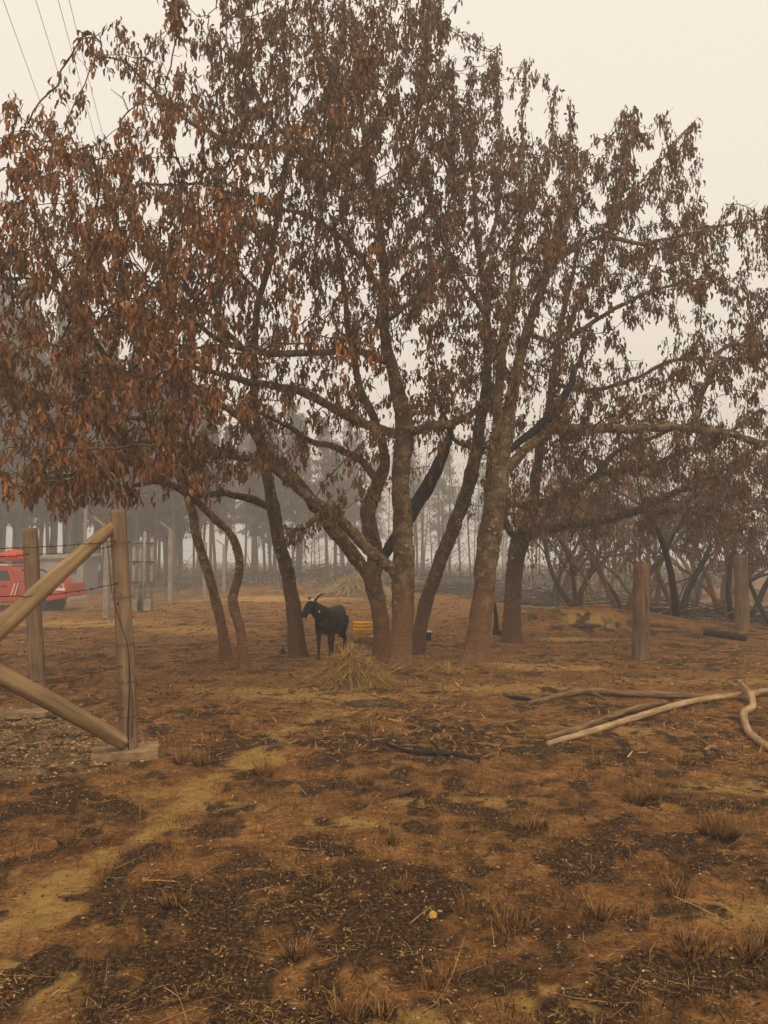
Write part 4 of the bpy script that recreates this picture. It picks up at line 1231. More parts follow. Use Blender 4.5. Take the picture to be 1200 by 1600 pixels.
rough_post('knob', [bs + [0, 0, -.03], bs + [.01, 0, .04], bs + [.03, 0, .09]], [.06, .055, .025], M['char'], be2, 10, 0, .3, 35, bs)
rough_post('twig', [bs + [.0, 0, .05], bs + [.015, 0, .12], bs + [.035, 0, .17]], [.014, .008, .004], M['char'], be2, 6, 0, .1, 36, bs)

# ------------------------------------------------------------------ hay
def hay(name, c, rx, ry, h, n, mat, label, L=(.25, .6), W=.009, seed=1):
    r = np.random.default_rng(seed)
    e = empty(name, c, label, 'hay')
    k = 28; V = [(0, 0, h * .75)]; Fc = []
    for i in range(1, 7):
        for j in range(k):
            a = 2 * math.pi * j / k; t = i / 6
            rr = 1 + .18 * mnoise.noise((math.cos(a) * 2 + seed, math.sin(a) * 2, t))
            V.append((rx * t * rr * math.cos(a), ry * t * rr * math.sin(a), h * .75 * (math.cos(t * math.pi / 2) ** 1.2) + .03 * mnoise.noise((math.cos(a) * 4, math.sin(a) * 4, t * 5 + seed)) - (.06 if i == 6 else 0)))
    for j in range(k): Fc.append((0, 1 + j, 1 + (j + 1) % k))
    for i in range(5):
        for j in range(k): Fc.append((1 + i * k + j, 1 + (i + 1) * k + j, 1 + (i + 1) * k + (j + 1) % k, 1 + i * k + (j + 1) % k))
    mesh_obj('heap', V, Fc, M['mud'] if mat == 'straw' else M['dead_wood_dark'], e, True)
    a = r.uniform(0, 2 * math.pi, n); t = np.sqrt(r.uniform(0, 1, n)) * 1.12
    p = np.stack([rx * t * np.cos(a), ry * t * np.sin(a), h * .78 * np.cos(np.clip(t, 0, 1) * math.pi / 2) + r.uniform(-.02, .04, n)], -1)
    az = a + r.normal(0, 1.0, n); el = r.normal(-.1, .45, n)
    d = np.stack([np.cos(az) * np.cos(el), np.sin(az) * np.cos(el), np.sin(el)], -1)
    ln = r.uniform(*L, n)
    bend = np.stack([r.normal(0, .06, n), r.normal(0, .06, n), -np.abs(r.normal(.10, .08, n))], -1) * (ln / .4)[:, None]
    p2 = p - d * ln[:, None] * .3
    p2[:, 2] = np.maximum(p2[:, 2], .0)
    tip = p2 + d * ln[:, None] + bend
    bend[:, 2] += np.maximum(0, .01 - tip[:, 2])
    V, Q = strips(p2, d, ln, np.full(n, W) * r.uniform(.6, 1.5, n), bend, r)
    tag(tri_mesh('stalks', V, Q, M[mat], e), kind='stuff')
    return e
hc = vec(*G(548, 1072)); hay('hay_pile', hc + [0, .25, 0], .42, .40, .46, 2600, 'straw', 'loose heap of hay at the feet of the goat and central trunk', seed=4)
hc = vec(*G(690, 1050)); hay('hay_pile', hc, .26, .18, .10, 500, 'straw', 'small flat wisp of hay on the sunny side of the central trunk', (.15, .35), .005, 5).data
bpy.context.view_layer.update()
hc = vec(*G(560, 930)); hay('stalk_heap', hc, 1.5, 1.0, .95, 1500, 'straw_pale', 'pale heap of cut stalks far behind the goat', (.5, 1.1), .025, 6)
hc = vec(*G(645, 925)); hay('stalk_heap', hc, .9, .8, .75, 700, 'straw_pale', 'smaller pale heap of stalks seen behind the leaning trunk', (.5, 1.0), .025, 7)

# ------------------------------------------------------------------ fallen branches
def fallen(name, pts, mat, label, seed, lump=.12, side=()):
    W = []
    for (px, py, r, lift) in pts:
        g = vec(*G(px, py)); rr = r * g[1] / F
        W.append((g + [0, 0, rr * .8 + lift], rr))
    e = empty(name, W[0][0], label, 'branch')
    rough_post('stem', [w[0] for w in W], [w[1] for w in W], mat, e, 10, 0, lump, seed, W[0][0], .03)
    for sd in side:
        S = []
        for (px, py, r, lift) in sd:
            g = vec(*G(px, py)); rr = r * g[1] / F
            S.append((g + [0, 0, rr + lift], rr))
        rough_post('side_branch', [w[0] for w in S], [w[1] for w in S], mat, e, 8, 0, lump, seed + 1, W[0][0], .03)
    return e
fallen('fallen_branch', [(856, 1166, 4.6, 0), (930, 1145, 5.1, .0), (1010, 1122, 5.2, .01), (1080, 1103, 4.8, .02), (1150, 1093, 4.4, .02), (1230, 1084, 5.5, .0), (1330, 1075, 4, 0)], M['dead_wood'], 'longest pale fallen pole lying across the burnt grass', 41, .13)
fallen('fallen_branch', [(852, 1158, 5, 0), (910, 1141, 5.5, .0), (980, 1118, 5, .02), (1040, 1106, 4, .04)], M['dead_wood_dark'], 'shorter brown pole lying alongside the longest pale one', 42, .08)
fallen('fallen_branch', [(826, 1102, 3.5, 0), (870, 1092, 4.5, .0), (920, 1086, 5, .02), (980, 1089, 5, .01), (1060, 1092, 5, .01), (1120, 1093, 4, .0), (1170, 1093, 3, 0)], M['dead_wood_dark'], 'grey forked fallen branch lying behind the pale poles', 43, .1,
       side=([(920, 1086, 3, .02), (924, 1078, 3, .05), (917, 1074, 2, .07)], [(922, 1087, 3, .02), (936, 1090, 2.5, 0), (945, 1095, 2, 0)], [(890, 1090, 2, .01), (860, 1080, 1.5, .03), (848, 1078, 1, .02)]))
fallen('fallen_branch', [(1155, 1080, 3, .10), (1165, 1092, 4, .10), (1174, 1103, 5, .08), (1176, 1116, 5, .05), (1163, 1123, 6, .03), (1165, 1138, 6, .0), (1176, 1155, 6, 0), (1210, 1178, 6, 0), (1250, 1195, 5, 0)], M['dead_wood'], 'twisted bleached branch crossing the ends of the fallen poles', 44, .12, side=([(1174, 1103, 4, .08), (1192, 1092, 4, .06), (1215, 1088, 3.5, .04)],))
fallen('fallen_branch', [(742, 1188, 3.5, 0), (712, 1182, 4, 0), (680, 1180, 4, 0), (645, 1177, 3, 0), (618, 1172, 2.5, .01), (602, 1166, 2, .02)], M['char'], 'dark forked stick lying in the middle of the burnt grass', 45, .15, side=([(690, 1181, 2.5, 0), (680, 1170, 2, .02), (672, 1164, 1.5, .03)],))
fallen('fallen_branch', [(642, 1238, 4.5, 0), (622, 1244, 5.5, .0), (606, 1250, 4, .0), (596, 1254, 2, 0)], M['mud'], 'short half burnt log end lying below the dark forked stick', 46, .15)
fallen('fallen_log', [(1102, 993, 5.5, 0), (1130, 997, 6, 0), (1164, 1002, 5, 0)], M['char'], 'short blackened log lying near the farther post', 47, .12)
fallen('fallen_branch', [(790, 1090, 2, 0), (806, 1094, 3, .01), (825, 1096, 2.5, .01), (838, 1101, 2, 0)], M['char'], 'little charred stick beside the end of the grey forked branch', 48, .15)
for (px, py, w, lab, sd) in ((575, 1100, .55, 'low clod of dark earth in front of the hay heap', 61), (985, 1055, .4, 'dark clod of earth in front of the thick lone post', 62), (915, 978, .7, 'dark burnt hummock behind the looped tree', 63), (480, 1062, .16, 'small dark hollow clod at the edge of the hay', 64)):
    c = vec(*G(px, py)); bm = bmesh.new(); bmesh.ops.create_icosphere(bm, subdivisions=3, radius=1)
    for v in bm.verts:
        n = mnoise.noise(v.co * 2.1 + Vector((sd, 0, 0))) + .5 * mnoise.noise(v.co * 6 + Vector((sd, 0, 0)))
        v.co *= 1 + .22 * n; v.co.x *= w * .5; v.co.y *= w * .3; v.co.z *= w * .065
    o = bm_obj('earth_clod', bm, M['mud'], None, True); o.location = c; tag(o, lab, 'clod')

# ------------------------------------------------------------------ grass tufts
def tuft(px, py, h, w, n, label, seed, charred=.3, spread=.35):
    n = int(n * 1.5)
    r = np.random.default_rng(seed)
    c = vec(*G(px, py)); e = empty('grass_tuft', c, label, 'grass tuft', 'burnt grass tufts')
    a = r.uniform(0, 2 * math.pi, n); t = np.sqrt(r.uniform(0, 1, n))
    p = np.stack([w * .5 * t * np.cos(a), w * .5 * t * np.sin(a), np.full(n, -.01)], -1)
    d = np.stack([np.cos(a) * t * spread + r.normal(0, .12, n), np.sin(a) * t * spread + r.normal(0, .12, n), np.ones(n)], -1); d /= np.linalg.norm(d, axis=1, keepdims=True)
    n_ = n; ln = h * .85 * r.uniform(.25, 1.15, n)
    V, Q = strips(p, d, ln, r.uniform(.0032, .0065, n), np.stack([r.normal(0, .28, n), r.normal(0, .28, n), -np.abs(r.normal(0, .18, n))], -1) * ln[:, None], r)
    tri_mesh('blades', V, Q, M['dry_blade'], e)['kind'] = 'stuff'
    m = int(n * charred) + 12
    a = r.uniform(0, 2 * math.pi, m); t = np.sqrt(r.uniform(0, 1, m))
    p = np.stack([w * .62 * t * np.cos(a), w * .62 * t * np.sin(a), np.full(m, -.01)], -1)
    d = np.stack([np.cos(a) * t * .7, np.sin(a) * t * .7, np.ones(m)], -1); d /= np.linalg.norm(d, axis=1, keepdims=True)
    ln = h * r.uniform(.12, .38, m)
    V, Q = strips(p, d, ln, r.uniform(.004, .009, m), r.normal(0, .1, (m, 3)) * ln[:, None], r)
    tri_mesh('charred_base', V, Q, M['char_blade'], e)['kind'] = 'stuff'
TUFTS = [
 (1122, 1308, .19, .13, 330, 'stiff brush shaped tuft of dry grass with a black base', .9, .15), (992, 1252, .17, .10, 150, 'tall dry tuft, nearer to the pale fallen pole', .5, .25),
 (1022, 1250, .15, .10, 130, 'dry tuft standing close against its taller neighbour', .5, .25), (288, 1192, .19, .12, 90, 'spiky pale tuft beside the slab of the braced post', .6, .6),
 (318, 1195, .17, .10, 90, 'leaning tuft with burnt foot beside the spiky pale one', .8, .5), (413, 1212, .17, .10, 120, 'thin upright tuft at the edge of the sandy track', .3, .25),
 (106, 1318, .13, .08, 60, 'small reddish tuft on the burnt patch below the fence', .3, .2), (800, 1448, .12, .14, 120, 'broad reddish stubble tuft near the yellow leaf', .4, .3),
 (727, 1425, .11, .09, 70, 'narrow reddish stubble tuft just above the yellow leaf', .4, .2), (612, 1318, .15, .05, 35, 'single thin wisp of upright dry grass in the middle', .3, .2),
 (625, 1392, .10, .09, 80, 'short burnt stubble tuft in the middle of the foreground', 1.2, .3), (545, 1592, .13, .10, 80, 'black stubble tuft at the bottom edge', 1.6, .3),
 (600, 1585, .10, .07, 60, 'lower black stubble tuft next to a sandy patch', 1.6, .3), (832, 1293, .11, .13, 80, 'dark low tuft in front of the fallen poles', 1.4, .6),
 (570, 1222, .13, .10, 60, 'sparse tuft below the dark forked stick', .5, .4), (463, 1492, .11, .08, 50, 'charred tuft in the lower middle burnt ground', 1.5, .4),
 (1170, 1490, .12, .10, 70, 'reddish tuft near the lower right corner', .6, .4), (1080, 1482, .13, .12, 60, 'bent tuft over a black hole in the soil', 1.0, .8),
 (400, 1052, .17, .17, 130, 'bushy dry tuft at the foot of the sinuous tree', .1, .5), (272, 1412, .09, .09, 60, 'tiny dark green black tuft left of the centre', 1.6, .4),
 (578, 1140, .15, .12, 60, 'faint dry tuft in front of the hay heap', .2, .4), (930, 1195, .15, .08, 60, 'dry tuft just in front of the pale fallen pole', .3, .2),
 (1066, 1192, .12, .14, 60, 'low dark tuft between the pole and the twisted branch', 1.0, .5), (508, 1380, .08, .06, 40, 'small scorched tuft on bare middle ground', 1.2, .3),
 (1055, 1395, .13, .09, 60, 'dry reddish tuft under the brush shaped one', .5, .4), (935, 1430, .13, .10, 50, 'leaning thin tuft on burnt ground', .5, .6),
 (690, 1530, .08, .14, 70, 'flattened black tuft on the ashy patch', 2.2, .9), (265, 1085, .17, .2, 80, 'wide faint tuft behind the braced post', .3, .7), (330, 1105, .15, .14, 70, 'low tuft by the two slender stems', .5, .6)]
for i, (px, py, h, w, n, lab, ch_, sp) in enumerate(TUFTS): tuft(px, py, h, w, n, lab, 100 + i, ch_, sp)
yl = vec(*G(676, 1440)); bm = bmesh.new()
vs = [bm.verts.new(v) for v in ((-.018, -.010, .0), (-.004, -.020, .008), (.014, -.012, .004), (.020, .006, .012), (.004, .018, .016), (-.014, .010, .012))]; bm.faces.new(vs)
bmesh.ops.solidify(bm, geom=bm.faces[:], thickness=.002)
o = bm_obj('yellow_leaf', bm, M['yellow_leaf']); o.location = yl + [0, 0, .022]; o.rotation_euler = (.3, .1, .4); tag(o, 'single bright yellow fallen leaf on the burnt ground', 'leaf')

# ------------------------------------------------------------------ litter nobody could count
def scatter(n, ylo, yhi, power=1.0, seed=0):
    r = np.random.default_rng(seed)
    u = r.uniform(0, 1, n)
    y = ylo * (yhi / ylo) ** (u ** power)
    x = r.uniform(-1, 1, n) * (y * .56 + .4)
    return x, y, r
def gsurf(x, y):
    b_, o_, g_ = ground_masks(x, y)
    nf = np.exp(-np.maximum(y - 6, 0) / 8)
    z = ground_h(x, y) + nf * (.026 * (vnoise(x / .075, y / .075, 83) - .5) * (.3 + .7 * b_) + .046 * (fbm(x / .16, y / .16, 71, 3, .6) - .5) + .022 * b_ * (vnoise(x / .06, y / .06, 77) - .4)) + .02 * g_ * vnoise(x / .07, y / .07, 79) * nf
    return z, b_, o_, g_
def litter(name, n, ylo, yhi, L, W, mat, label, seed, keep, tilt=.12, power=1.0):
    x, y, r = scatter(n, ylo, yhi, power, seed)
    z, b_, o_, g_ = gsurf(x, y)
    k = r.uniform(0, 1, n) < keep(b_, o_, g_, x, y); x, y, z = x[k], y[k], z[k]; n = len(x)
    az = r.uniform(0, 2 * math.pi, n); el = np.abs(r.normal(0, tilt, n))
    d = np.stack([np.cos(az) * np.cos(el), np.sin(az) * np.cos(el), np.sin(el)], -1)
    sd = np.stack([-np.sin(az), np.cos(az), r.normal(0, .35, n)], -1)
    ln = r.uniform(*L, n) * (1 + .02 * np.maximum(y - 4, 0)); wd = r.uniform(*W, n) * (1 + .10 * np.maximum(y - 3, 0))
    p = np.stack([x, y, z + .006], -1) - d * ln[:, None] * .4
    p[:, 2] = np.maximum(p[:, 2], z + .003)
    bend = np.stack([r.normal(0, .2, n), r.normal(0, .2, n), r.normal(-.02, .08, n)], -1) * ln[:, None]
    V, Q = strips(p, d, ln, wd, bend, r, sd, .4)
    tag(tri_mesh(name, V, Q, M[mat]), label, kind='stuff')
clump = lambda x, y: np.clip((fbm(x / .45, y / .45, 91, 3) - .35) * 3, .1, 1)
litter('straw_litter', 80000, 2.3, 22, (.02, .06), (.0010, .0022), 'straw', 'bits of straw strewn over the ground', 11, lambda b, o, g, x, y: np.clip(.25 + .6 * o - .1 * b, 0, 1) * clump(x, y))
litter('charred_litter', 52000, 2.3, 18, (.015, .06), (.0012, .0032), 'char_blade', 'charred grass stems and bits of charcoal', 12, lambda b, o, g, x, y: np.clip(.06 + .95 * b - .7 * o, 0, 1) * clump(y, x), .25)
litter('leaf_litter', 90000, 2.3, 20, (.008, .024), (.003, .008), 'bits', 'crumpled dead leaves and bark bits on the soil', 13, lambda b, o, g, x, y: np.clip(.42 + .1 * b - .05 * o, 0, 1) * clump(x + 3, y), .3)
litter('twig_litter', 2200, 2.3, 16, (.08, .28), (.002, .005), 'bits', 'thin dry twigs scattered over the ground', 14, lambda b, o, g, x, y: .5 + 0 * b, .06)
litter('field_straw', 42000, 6.0, 30, (.05, .20), (.002, .004), 'straw', 'flattened dry straw over the field under the trees', 17, lambda b, o, g, x, y: np.clip(.15 + .7 * o, 0, 1) * clump(x * .6, y * .6), .1)
litter('field_char', 42000, 6.0, 30, (.05, .18), (.003, .007), 'char_blade', 'flattened burnt grass over the field under the trees', 18, lambda b, o, g, x, y: np.clip(.12 + .8 * b - .6 * o, 0, 1) * clump(y * .7, x * .5), .15)
litter('field_leaves', 30000, 6.0, 26, (.03, .09), (.006, .014), 'bits', 'fallen withered leaves under the trees', 19, lambda b, o, g, x, y: .5 * clump(x * .6 + 5, y * .6), .3)
litter('hay_litter', 9000, 7.0, 14, (.08, .25), (.002, .004), 'straw', 'loose hay scattered round the trunks', 15, lambda b, o, g, x, y: np.exp(-(((x + .5) / 1.6) ** 2 + ((y - 9.8) / 1.7) ** 2)) * .9 + .04, .1)
# stubble: short upright burnt blades
x, y, r = scatter(42000, 2.3, 16, 1, 16)
z, b_, o_, g_ = gsurf(x, y)
keep = r.uniform(0, 1, len(x)) < np.clip((fbm(x / .17, y / .17, 95, 3) - .56) * 9, 0, 1) * (1 - o_ * .8)
x, y, z = x[keep], y[keep], z[keep]; n = len(x)
d = np.stack([r.normal(0, .45, n), r.normal(0, .45, n), np.ones(n)], -1); d /= np.linalg.norm(d, axis=1, keepdims=True)
ln = r.uniform(.015, .075, n)
V, Q = strips(np.stack([x, y, z - .004], -1), d, ln, r.uniform(.0015, .004, n) * (1 + .08 * np.maximum(y - 3, 0)), r.normal(0, .2, (n, 3)) * ln[:, None], r)
tag(tri_mesh('burnt_stubble', V, Q, M['char_blade']), 'short burnt grass stubble standing all over the field', kind='stuff')
half = np.arange(len(x)) % 3 == 0
n = half.sum(); p = np.stack([x, y, z - .004], -1)[half] + r.normal(0, .02, (n, 3)) * [1, 1, 0]
ln = r.uniform(.02, .10, n)
V, Q = strips(p, d[half], ln, r.uniform(.0015, .0035, n) * (1 + .08 * np.maximum(p[:, 1] - 3, 0)), r.normal(0, .25, (n, 3)) * ln[:, None], r)
tag(tri_mesh('dry_stubble', V, Q, M['dry_blade']), 'short dry reddish grass stubble among the burnt patches', kind='stuff')
# stones: near the fence foot thickly, elsewhere thinly
def stones(name, n, keepf, size, mat, label, seed, yr=(2.3, 12)):
    x, y, r = scatter(n, yr[0], yr[1], 1, seed); z, b_, o_, g_ = gsurf(x, y)
    k = r.uniform(0, 1, n) < keepf(b_, o_, g_); x, y, z = x[k], y[k], z[k]; n = len(x)
    bm = bmesh.new(); bmesh.ops.create_icosphere(bm, subdivisions=1, radius=1); B = np.array([v.co[:] for v in bm.verts]); T = np.array([[v.index for v in f.verts] for f in bm.faces]); bm.free()
    s = r.uniform(*size, n) * r.uniform(.5, 1, n)
    sc = np.stack([s * r.uniform(.7, 1.5, n), s * r.uniform(.7, 1.3, n), s * r.uniform(.35, .8, n)], -1)
    V = B[None] * (1 + r.normal(0, .15, (n, len(B), 1)))
    a = r.uniform(0, 6.28, n); V = V * sc[:, None, :]
    ca_, sa = np.cos(a)[:, None], np.sin(a)[:, None]
    V = np.stack([V[..., 0] * ca_ - V[..., 1] * sa, V[..., 0] * sa + V[..., 1] * ca_, V[..., 2]], -1) + np.stack([x, y, z + s * .1], -1)[:, None, :]
    tag(tri_mesh(name, V.reshape(-1, 3), (T[None] + (np.arange(n) * len(B))[:, None, None]).reshape(-1, 3), M[mat]), label, kind='stuff')
M['stone'] = island_mat('stone', [(0, (.14, .075, .032)), (.4, (.28, .165, .07)), (.8, (.40, .26, .12)), (1, (.48, .34, .18))])
M['crumb'] = island_mat('crumb', [(0, (.05, .026, .013)), (.5, (.13, .062, .024)), (1, (.24, .12, .045))])
M['ash'] = island_mat('ash', [(0, (.25, .2, .15)), (.6, (.5, .42, .33)), (1, (.75, .68, .58))])
stones('gravel', 26000, lambda b, o, g: g ** 1.5 * .8, (.006, .024), 'stone', 'gravel round the feet of the fence posts', 21, (4.5, 9))
stones('pebbles', 9000, lambda b, o, g: .3 + 0 * b, (.003, .010), 'stone', 'scattered pebbles and soil crumbs', 22)
stones('ash_crumbs', 2600, lambda b, o, g: .05 + .3 * b, (.002, .006), 'ash', 'pale ash crumbs on the burnt patches', 23, (2.3, 7))
stones('soil_crumbs', 14000, lambda b, o, g: .35 + .35 * b, (.003, .009), 'crumb', 'crumbs of reddish soil', 25, (2.3, 9))
stones('charcoal_clods', 20000, lambda b, o, g: .7 * b, (.003, .012), 'mud', 'dark crumbs of burnt soil', 24, (2.3, 10))

# ------------------------------------------------------------------ far wood in the smoke
def pine_mesh(seed, H, crown0, dens):
    r = np.random.default_rng(seed)
    n = 14; t = np.linspace(0, 1, n)
    lean = r.normal(0, .012, 2) * H
    pts = np.stack([lean[0] * t ** 2 + .05 * np.sin(t * 6 + seed), lean[1] * t ** 2, H * t - .2], -1)
    mb = MB(); mb.tube(pts, .17 * (H / 18) * (1 - t) ** .8 + .02, 7)
    V = np.vstack(mb.V); Q = np.vstack(mb.Q)
    T = np.vstack([Q[:, [0, 1, 2]], Q[:, [0, 2, 3]]])
    trunk = tri_mesh('trunk', V, T, M['far_bark'], None, True); tm = trunk.data; bpy.data.objects.remove(trunk)
    mb = MB(); lv = []
    for k in range(int(70 * dens)):
        f = crown0 + (1 - crown0) * r.uniform(0, 1) ** .85
        c = np.array([np.interp(f, t, pts[:, i]) for i in range(3)])
        a = r.uniform(0, 6.28); L = H * .17 * (1.05 - f) * r.uniform(.6, 1.3) + .4
        dv = np.array([math.cos(a), math.sin(a), r.uniform(-.1, .35)])
        e = c + dv * L + [0, 0, -.06 * L * L]
        mb.tube([c, (c + e) / 2 + [0, 0, .05 * L], e], [.03, .02, .006], 3, False)
        m = int(8 + L * 7)
        s = r.uniform(.25, 1, m)[:, None]
        lv.append(c + (e - c) * s + r.normal(0, .16, (m, 3)))
    lv = np.vstack(lv)
    V, T = leaves(lv, 2.3, .42, .13, .55, .12, r)
    k0 = mb.n; mb.add(V, T)
    cr = mb.build('crown', M['far_needle'], None, False); cm = cr.data; bpy.data.objects.remove(cr)
    # bare dead stubs under the crown
    return tm, cm
def bare_mesh(seed, H):
    r = np.random.default_rng(seed); n = 10; t = np.linspace(0, 1, n)
    pts = np.stack([.25 * np.sin(t * 3 + seed) * t, .2 * np.cos(t * 2 + seed) * t, H * t - .2], -1)
    mb = MB(); mb.tube(pts, .055 * (1 - t) + .012, 6)
    a_ = mb.build('trunk', M['far_bark'], None); tm = a_.data; bpy.data.objects.remove(a_)
    mb = MB(); tips = []
    for k in range(36):
        f = r.uniform(.2, 1); c = np.array([np.interp(f, t, pts[:, i]) for i in range(3)])
        a = r.uniform(0, 6.28); L = (.5 + 1.4 * (1 - f)) * r.uniform(.5, 1.2)
        e = c + np.array([math.cos(a), math.sin(a), r.uniform(.3, 1.0)]) * L
        mb.tube([c, (c + e) / 2 + r.normal(0, .05, 3), e], [.014, .01, .004], 3, False); tips += [e, (c + e) / 2]
    V, T = leaves(np.array(tips), 2.2, .16, .05, .7, .12, r); mb.add(V, T)
    a_ = mb.build('crown', M['far_needle'], None, False); cm = a_.data; bpy.data.objects.remove(a_)
    return tm, cm
PINES = [pine_mesh(300 + i, 19 + i * 1.1, .30 + .03 * i, 1.5) for i in range(4)]
BARE = [bare_mesh(320 + i, 7.5 + i) for i in range(3)]
def stand(name, var, x, y, s, rz, label, group):
    z = float(ground_h(x, y))
    e = empty(name, (x, y, z), label, 'tree', group, rz); tw = random.uniform(.65, 1.2); e.scale = (s * tw, s * tw, s)
    e.rotation_euler = (random.gauss(0, .035), random.gauss(0, .035), rz)
    for nm, me in (('trunk', var[0]), ('crown', var[1])):
        link(bpy.data.objects.new(nm, me), e)
r = np.random.default_rng(77)
placed = []
def free(x, y, dmin):
    for (a, b_) in placed:
        if (a - x) ** 2 + (b_ - y) ** 2 < dmin ** 2: return False
    placed.append((x, y)); return True
cnt = 0
for k in range(2500):
    if cnt >= 140: break
    y = r.uniform(46, 86); px = r.uniform(-160, 330) if r.random() < .78 else r.uniform(330, 560)
    x = (px - 600) / F * y
    if px > 330: y = max(y, 62); x = (px - 600) / F * y
    if not free(x, y, 1.5): continue
    hs_ = np.interp(px, [-150, 60, 200, 330, 560], [1.1, 1.0, .82, .66, .55]) * r.uniform(.85, 1.1) * (y / 62) ** .6
    stand('pine_tree', PINES[cnt % 4], x, y, hs_, r.uniform(0, 6.28), *next(v for lim, v in ((125, ('tall scorched pine in the smoky wood directly behind the pickup', 'pines behind the pickup')), (290, ('scorched pine in the smoky wood behind the mesh wire fence', 'pines behind the wire fence')), (420, ('hazy scorched pine in the wood behind the two slender stems', 'pines behind the slender stems')), (9999, ('low hazy pine at the wood edge behind the goat', 'pines behind the goat'))) if px < lim)); cnt += 1
cnt = 0
for k in range(400):
    if cnt >= 75: break
    y = r.uniform(40, 85); px = r.uniform(400, 1000); x = (px - 600) / F * y
    if not free(x, y, 1.2): continue
    stand('sapling', BARE[cnt % 3], x, y, r.uniform(.8, 1.25) * (y / 48) ** .7, r.uniform(0, 6.28), 'thin bare sapling in the pale smoke behind the central trunks', 'bare saplings in the smoke'); cnt += 1
for (px, y, s, i) in ((405, 52, .5, 1), (470, 55, .6, 2), (545, 78, .7, 3), (690, 80, .8, 0), (760, 86, .75, 1), (640, 95, .8, 2), (580, 100, .8, 0), (880, 80, .7, 3), (950, 95, .7, 1), (1040, 90, .6, 2)):
    stand('pine_tree', PINES[i], (px - 600) / F * y, y, s, y, 'shorter lone pine fading into the smoke behind the saplings', 'lone pines in the smoke')

# low undergrowth along the edge of the wood
n = 3600
y = r.uniform(46, 95, n); px = r.uniform(150, 1150, n); x = (px - 600) / F * y
z = ground_h(x, y) + np.abs(r.normal(0, .42, n)) * (.15 + 3.2 * np.clip(fbm(x / 3.5, y / 6, 5, 3) - .3, 0, 1))
V, T = leaves(np.stack([x, y, z], -1), 3.0, .42, .12, -.1, .2, r)
mb = MB(); mb.add(V, T)
for k in range(260):
    yy = r.uniform(40, 80); xx = (r.uniform(150, 1150) - 600) / F * yy; zz = float(ground_h(xx, yy)); a = r.uniform(0, 6.28); L = r.uniform(.8, 3.0); e_ = r.uniform(.05, 1.1)
    mb.tube([(xx, yy, zz), (xx + L * .5 * math.cos(a) * math.cos(e_), yy, zz + L * .55 * math.sin(e_) + .1), (xx + L * math.cos(a) * math.cos(e_), yy, zz + L * math.sin(e_) + .1)], [.035, .025, .01], 4, False)
tag(mb.build('undergrowth', M['far_needle'], None, False), 'burnt scrub and fallen sticks along the edge of the smoky wood', kind='stuff')

# burnt broadleaf shrubs on the right
def shrub(px, y, H, stems, seed, label, leafy=1.0, lean=0.0, spreadf=.5, matleaf='leaf_brown'):
    r = np.random.default_rng(seed); H *= 1.12
    x = (px - 600) / F * y; b = vec(x, y, float(ground_h(x, y)))
    e = empty('burnt_shrub', b, label, 'shrub', 'burnt shrubs beyond the lone post')
    twg = MB(); tips = []
    def grow(p, d, L, rad_, depth):
        n = 5; pts = [p]; dd = d.copy()
        for i in range(n):
            dd = dd + r.normal(0, .16, 3) + [0, 0, .03 if depth else 0]; dd /= np.linalg.norm(dd)
            pts.append(pts[-1] + dd * L / n)
        rr = np.linspace(rad_, rad_ * .55, n + 1)
        if depth == 0:
            mb = MB(); mb.tube(pts, rr, 8); mb.build('stem', M['char'] if r.random() < .3 else M['bark_dark'], e, True)
        else: twg.tube(pts, rr, 4, False)
        if depth >= 2: tips.extend(pts[2:])
        if depth < 3:
            for k in range(3 if depth < 2 else 3):
                q = r.integers(3 if depth == 0 else 2, n + 1); nd = dd + r.normal(0, .55, 3); nd[2] += .1; nd /= np.linalg.norm(nd)
                grow(pts[q], nd, L * r.uniform(.5, .8), rr[q] * .6, depth + 1)
    for s in range(stems):
        a = r.uniform(0, 6.28); sp = spreadf * r.uniform(.3, 1.2)
        d = vec(math.cos(a) * sp + lean, math.sin(a) * sp, 1); d /= np.linalg.norm(d)
        grow(vec(.15 * math.cos(a), .15 * math.sin(a), -.1), d, H * .48 * r.uniform(.8, 1.2), .055 * H / 3.5 * r.uniform(.7, 1.2), 0)
    tag(twg.build('twigs', M['far_bark'], e), kind='stuff')
    if leafy:
        tp = np.array(tips); tp = tp[(r.random(len(tp)) < leafy) & (tp[:, 2] > 1.0 + r.normal(0, .25, len(tp)))]
        V, T = leaves(tp, 3.6, .16, .05, .85, .11, r)
        tag(tri_mesh('withered_leaves', V, T, M[matleaf], e), kind='stuff')
for a in ((905, 21, 4.8, 3, 401, 'leafy brown shrub close behind the looped tree', 1.0, .0, .5), (972, 18.0, 5.0, 3, 402, 'dark stemmed shrub with thick hanging leaves left of the lone post', 1.0, .0, .35),
          (1060, 18.5, 4.8, 3, 403, 'burnt shrub with forked black stem right of the lone post', 1.0, .05, .45), (1150, 19.2, 4.4, 7, 404, 'many stemmed black shrub at the farther post', .5, .1, .8),
          (1215, 17.5, 4.6, 5, 405, 'black stemmed shrub at the right edge of the view', .8, -.1, .7), (1010, 24, 5.4, 4, 406, 'hazier shrub in the gap behind the lone post', 1.0, 0, .5),
          (1120, 25, 5.4, 4, 407, 'hazier shrub between the two wooden posts', 1.0, 0, .5), (865, 28, 5.0, 4, 408, 'pale hazy shrub seen beside the straight looped trunk', 1.0, 0, .5),
          (935, 31, 6.4, 4, 409, 'tall hazy shrub rising over the bare drooping limb', 1.0, 0, .4), (1240, 24, 5.6, 4, 410, 'tall hazy shrub half beyond the right edge', 1.0, 0, .5),
          (1080, 33, 6.4, 4, 411, 'palest tall shrub far behind the burnt shrubs', 1.0, 0, .5)): shrub(*a)
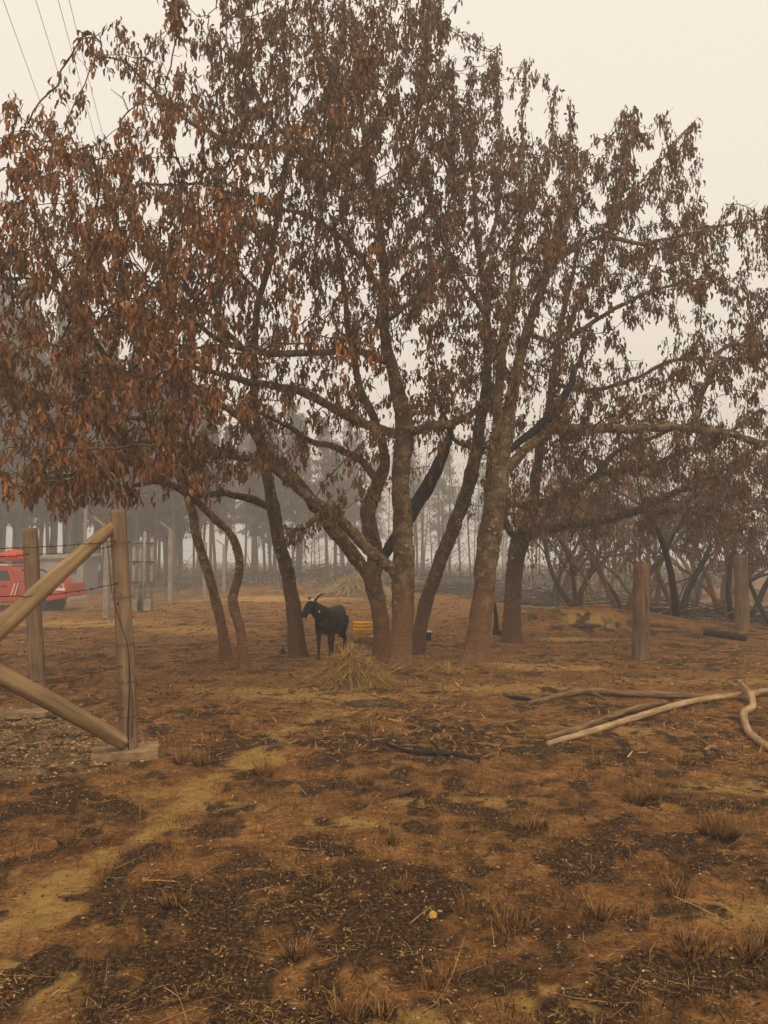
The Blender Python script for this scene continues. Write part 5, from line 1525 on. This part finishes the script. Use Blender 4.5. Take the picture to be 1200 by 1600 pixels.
# brush piles of fallen stems
def brush(px, y, w, h, n, seed, label):
    r = np.random.default_rng(seed); x = (px - 600) / F * y; b = vec(x, y, float(ground_h(x, y)))
    e = empty('brush_pile', b, label, 'brush pile')
    mb = MB()
    for k in range(n):
        a = r.normal(0, .35) + (math.pi if r.random() < .5 else 0); L = r.uniform(.6, 2.4)
        c = vec(r.normal(0, w * .4), r.normal(0, .7), abs(r.normal(0, h * .5)) * 1.0); d = vec(math.cos(a), math.sin(a), r.normal(0, .18))
        mb.tube([c - d * L / 2, c + r.normal(0, .05, 3), c + d * L / 2], [.02, .018, .007], 4, False)
    tag(mb.build('sticks', M['far_bark'], e), kind='stuff')
    if True:
        mb = MB(); mb.tube([(-w * .4, .2, .08), (0, .1, .14), (w * .45, 0, .06)], [.07, .08, .05], 8); mb.build('log', M['char'], e)
for a in ((700, 34, 4.5, .5, 150, 501, 'dark heap of fallen stems behind the leaning trunk'), (860, 28, 3.6, .55, 140, 502, 'dark heap of fallen stems behind the looped tree'), (620, 42, 4.0, .4, 110, 503, 'far heap of fallen stems behind the stalk heaps'),
          (1010, 19.5, 1.6, .3, 32, 504, 'tangle of thin sticks at the back of the lone post'), (1100, 21, 2.0, .4, 36, 505, 'tangle of slanting sticks among the burnt shrubs'), (1195, 18.6, 1.3, .3, 18, 506, 'tangle of sticks by the farther post')): brush(*a)

# ------------------------------------------------------------------ smoke in the air
hz = bpy.data.materials.new('smoke'); hz.use_nodes = True
ht = hz.node_tree; ht.nodes.clear()
ho = ht.nodes.new('ShaderNodeOutputMaterial'); hv = ht.nodes.new('ShaderNodeVolumePrincipled')
hv.inputs['Color'].default_value = (.93, .90, .855, 1)
hv.inputs['Density'].default_value = .0066
hv.inputs['Anisotropy'].default_value = .1
ht.links.new(hv.outputs['Volume'], ho.inputs['Volume'])
bm = bmesh.new()
boxm(bm, (0, 112, 14.0), (364, 280, 35.0))
tag(bm_obj('haze', bm, hz), 'thin beige wildfire smoke hanging over the whole field', kind='stuff')
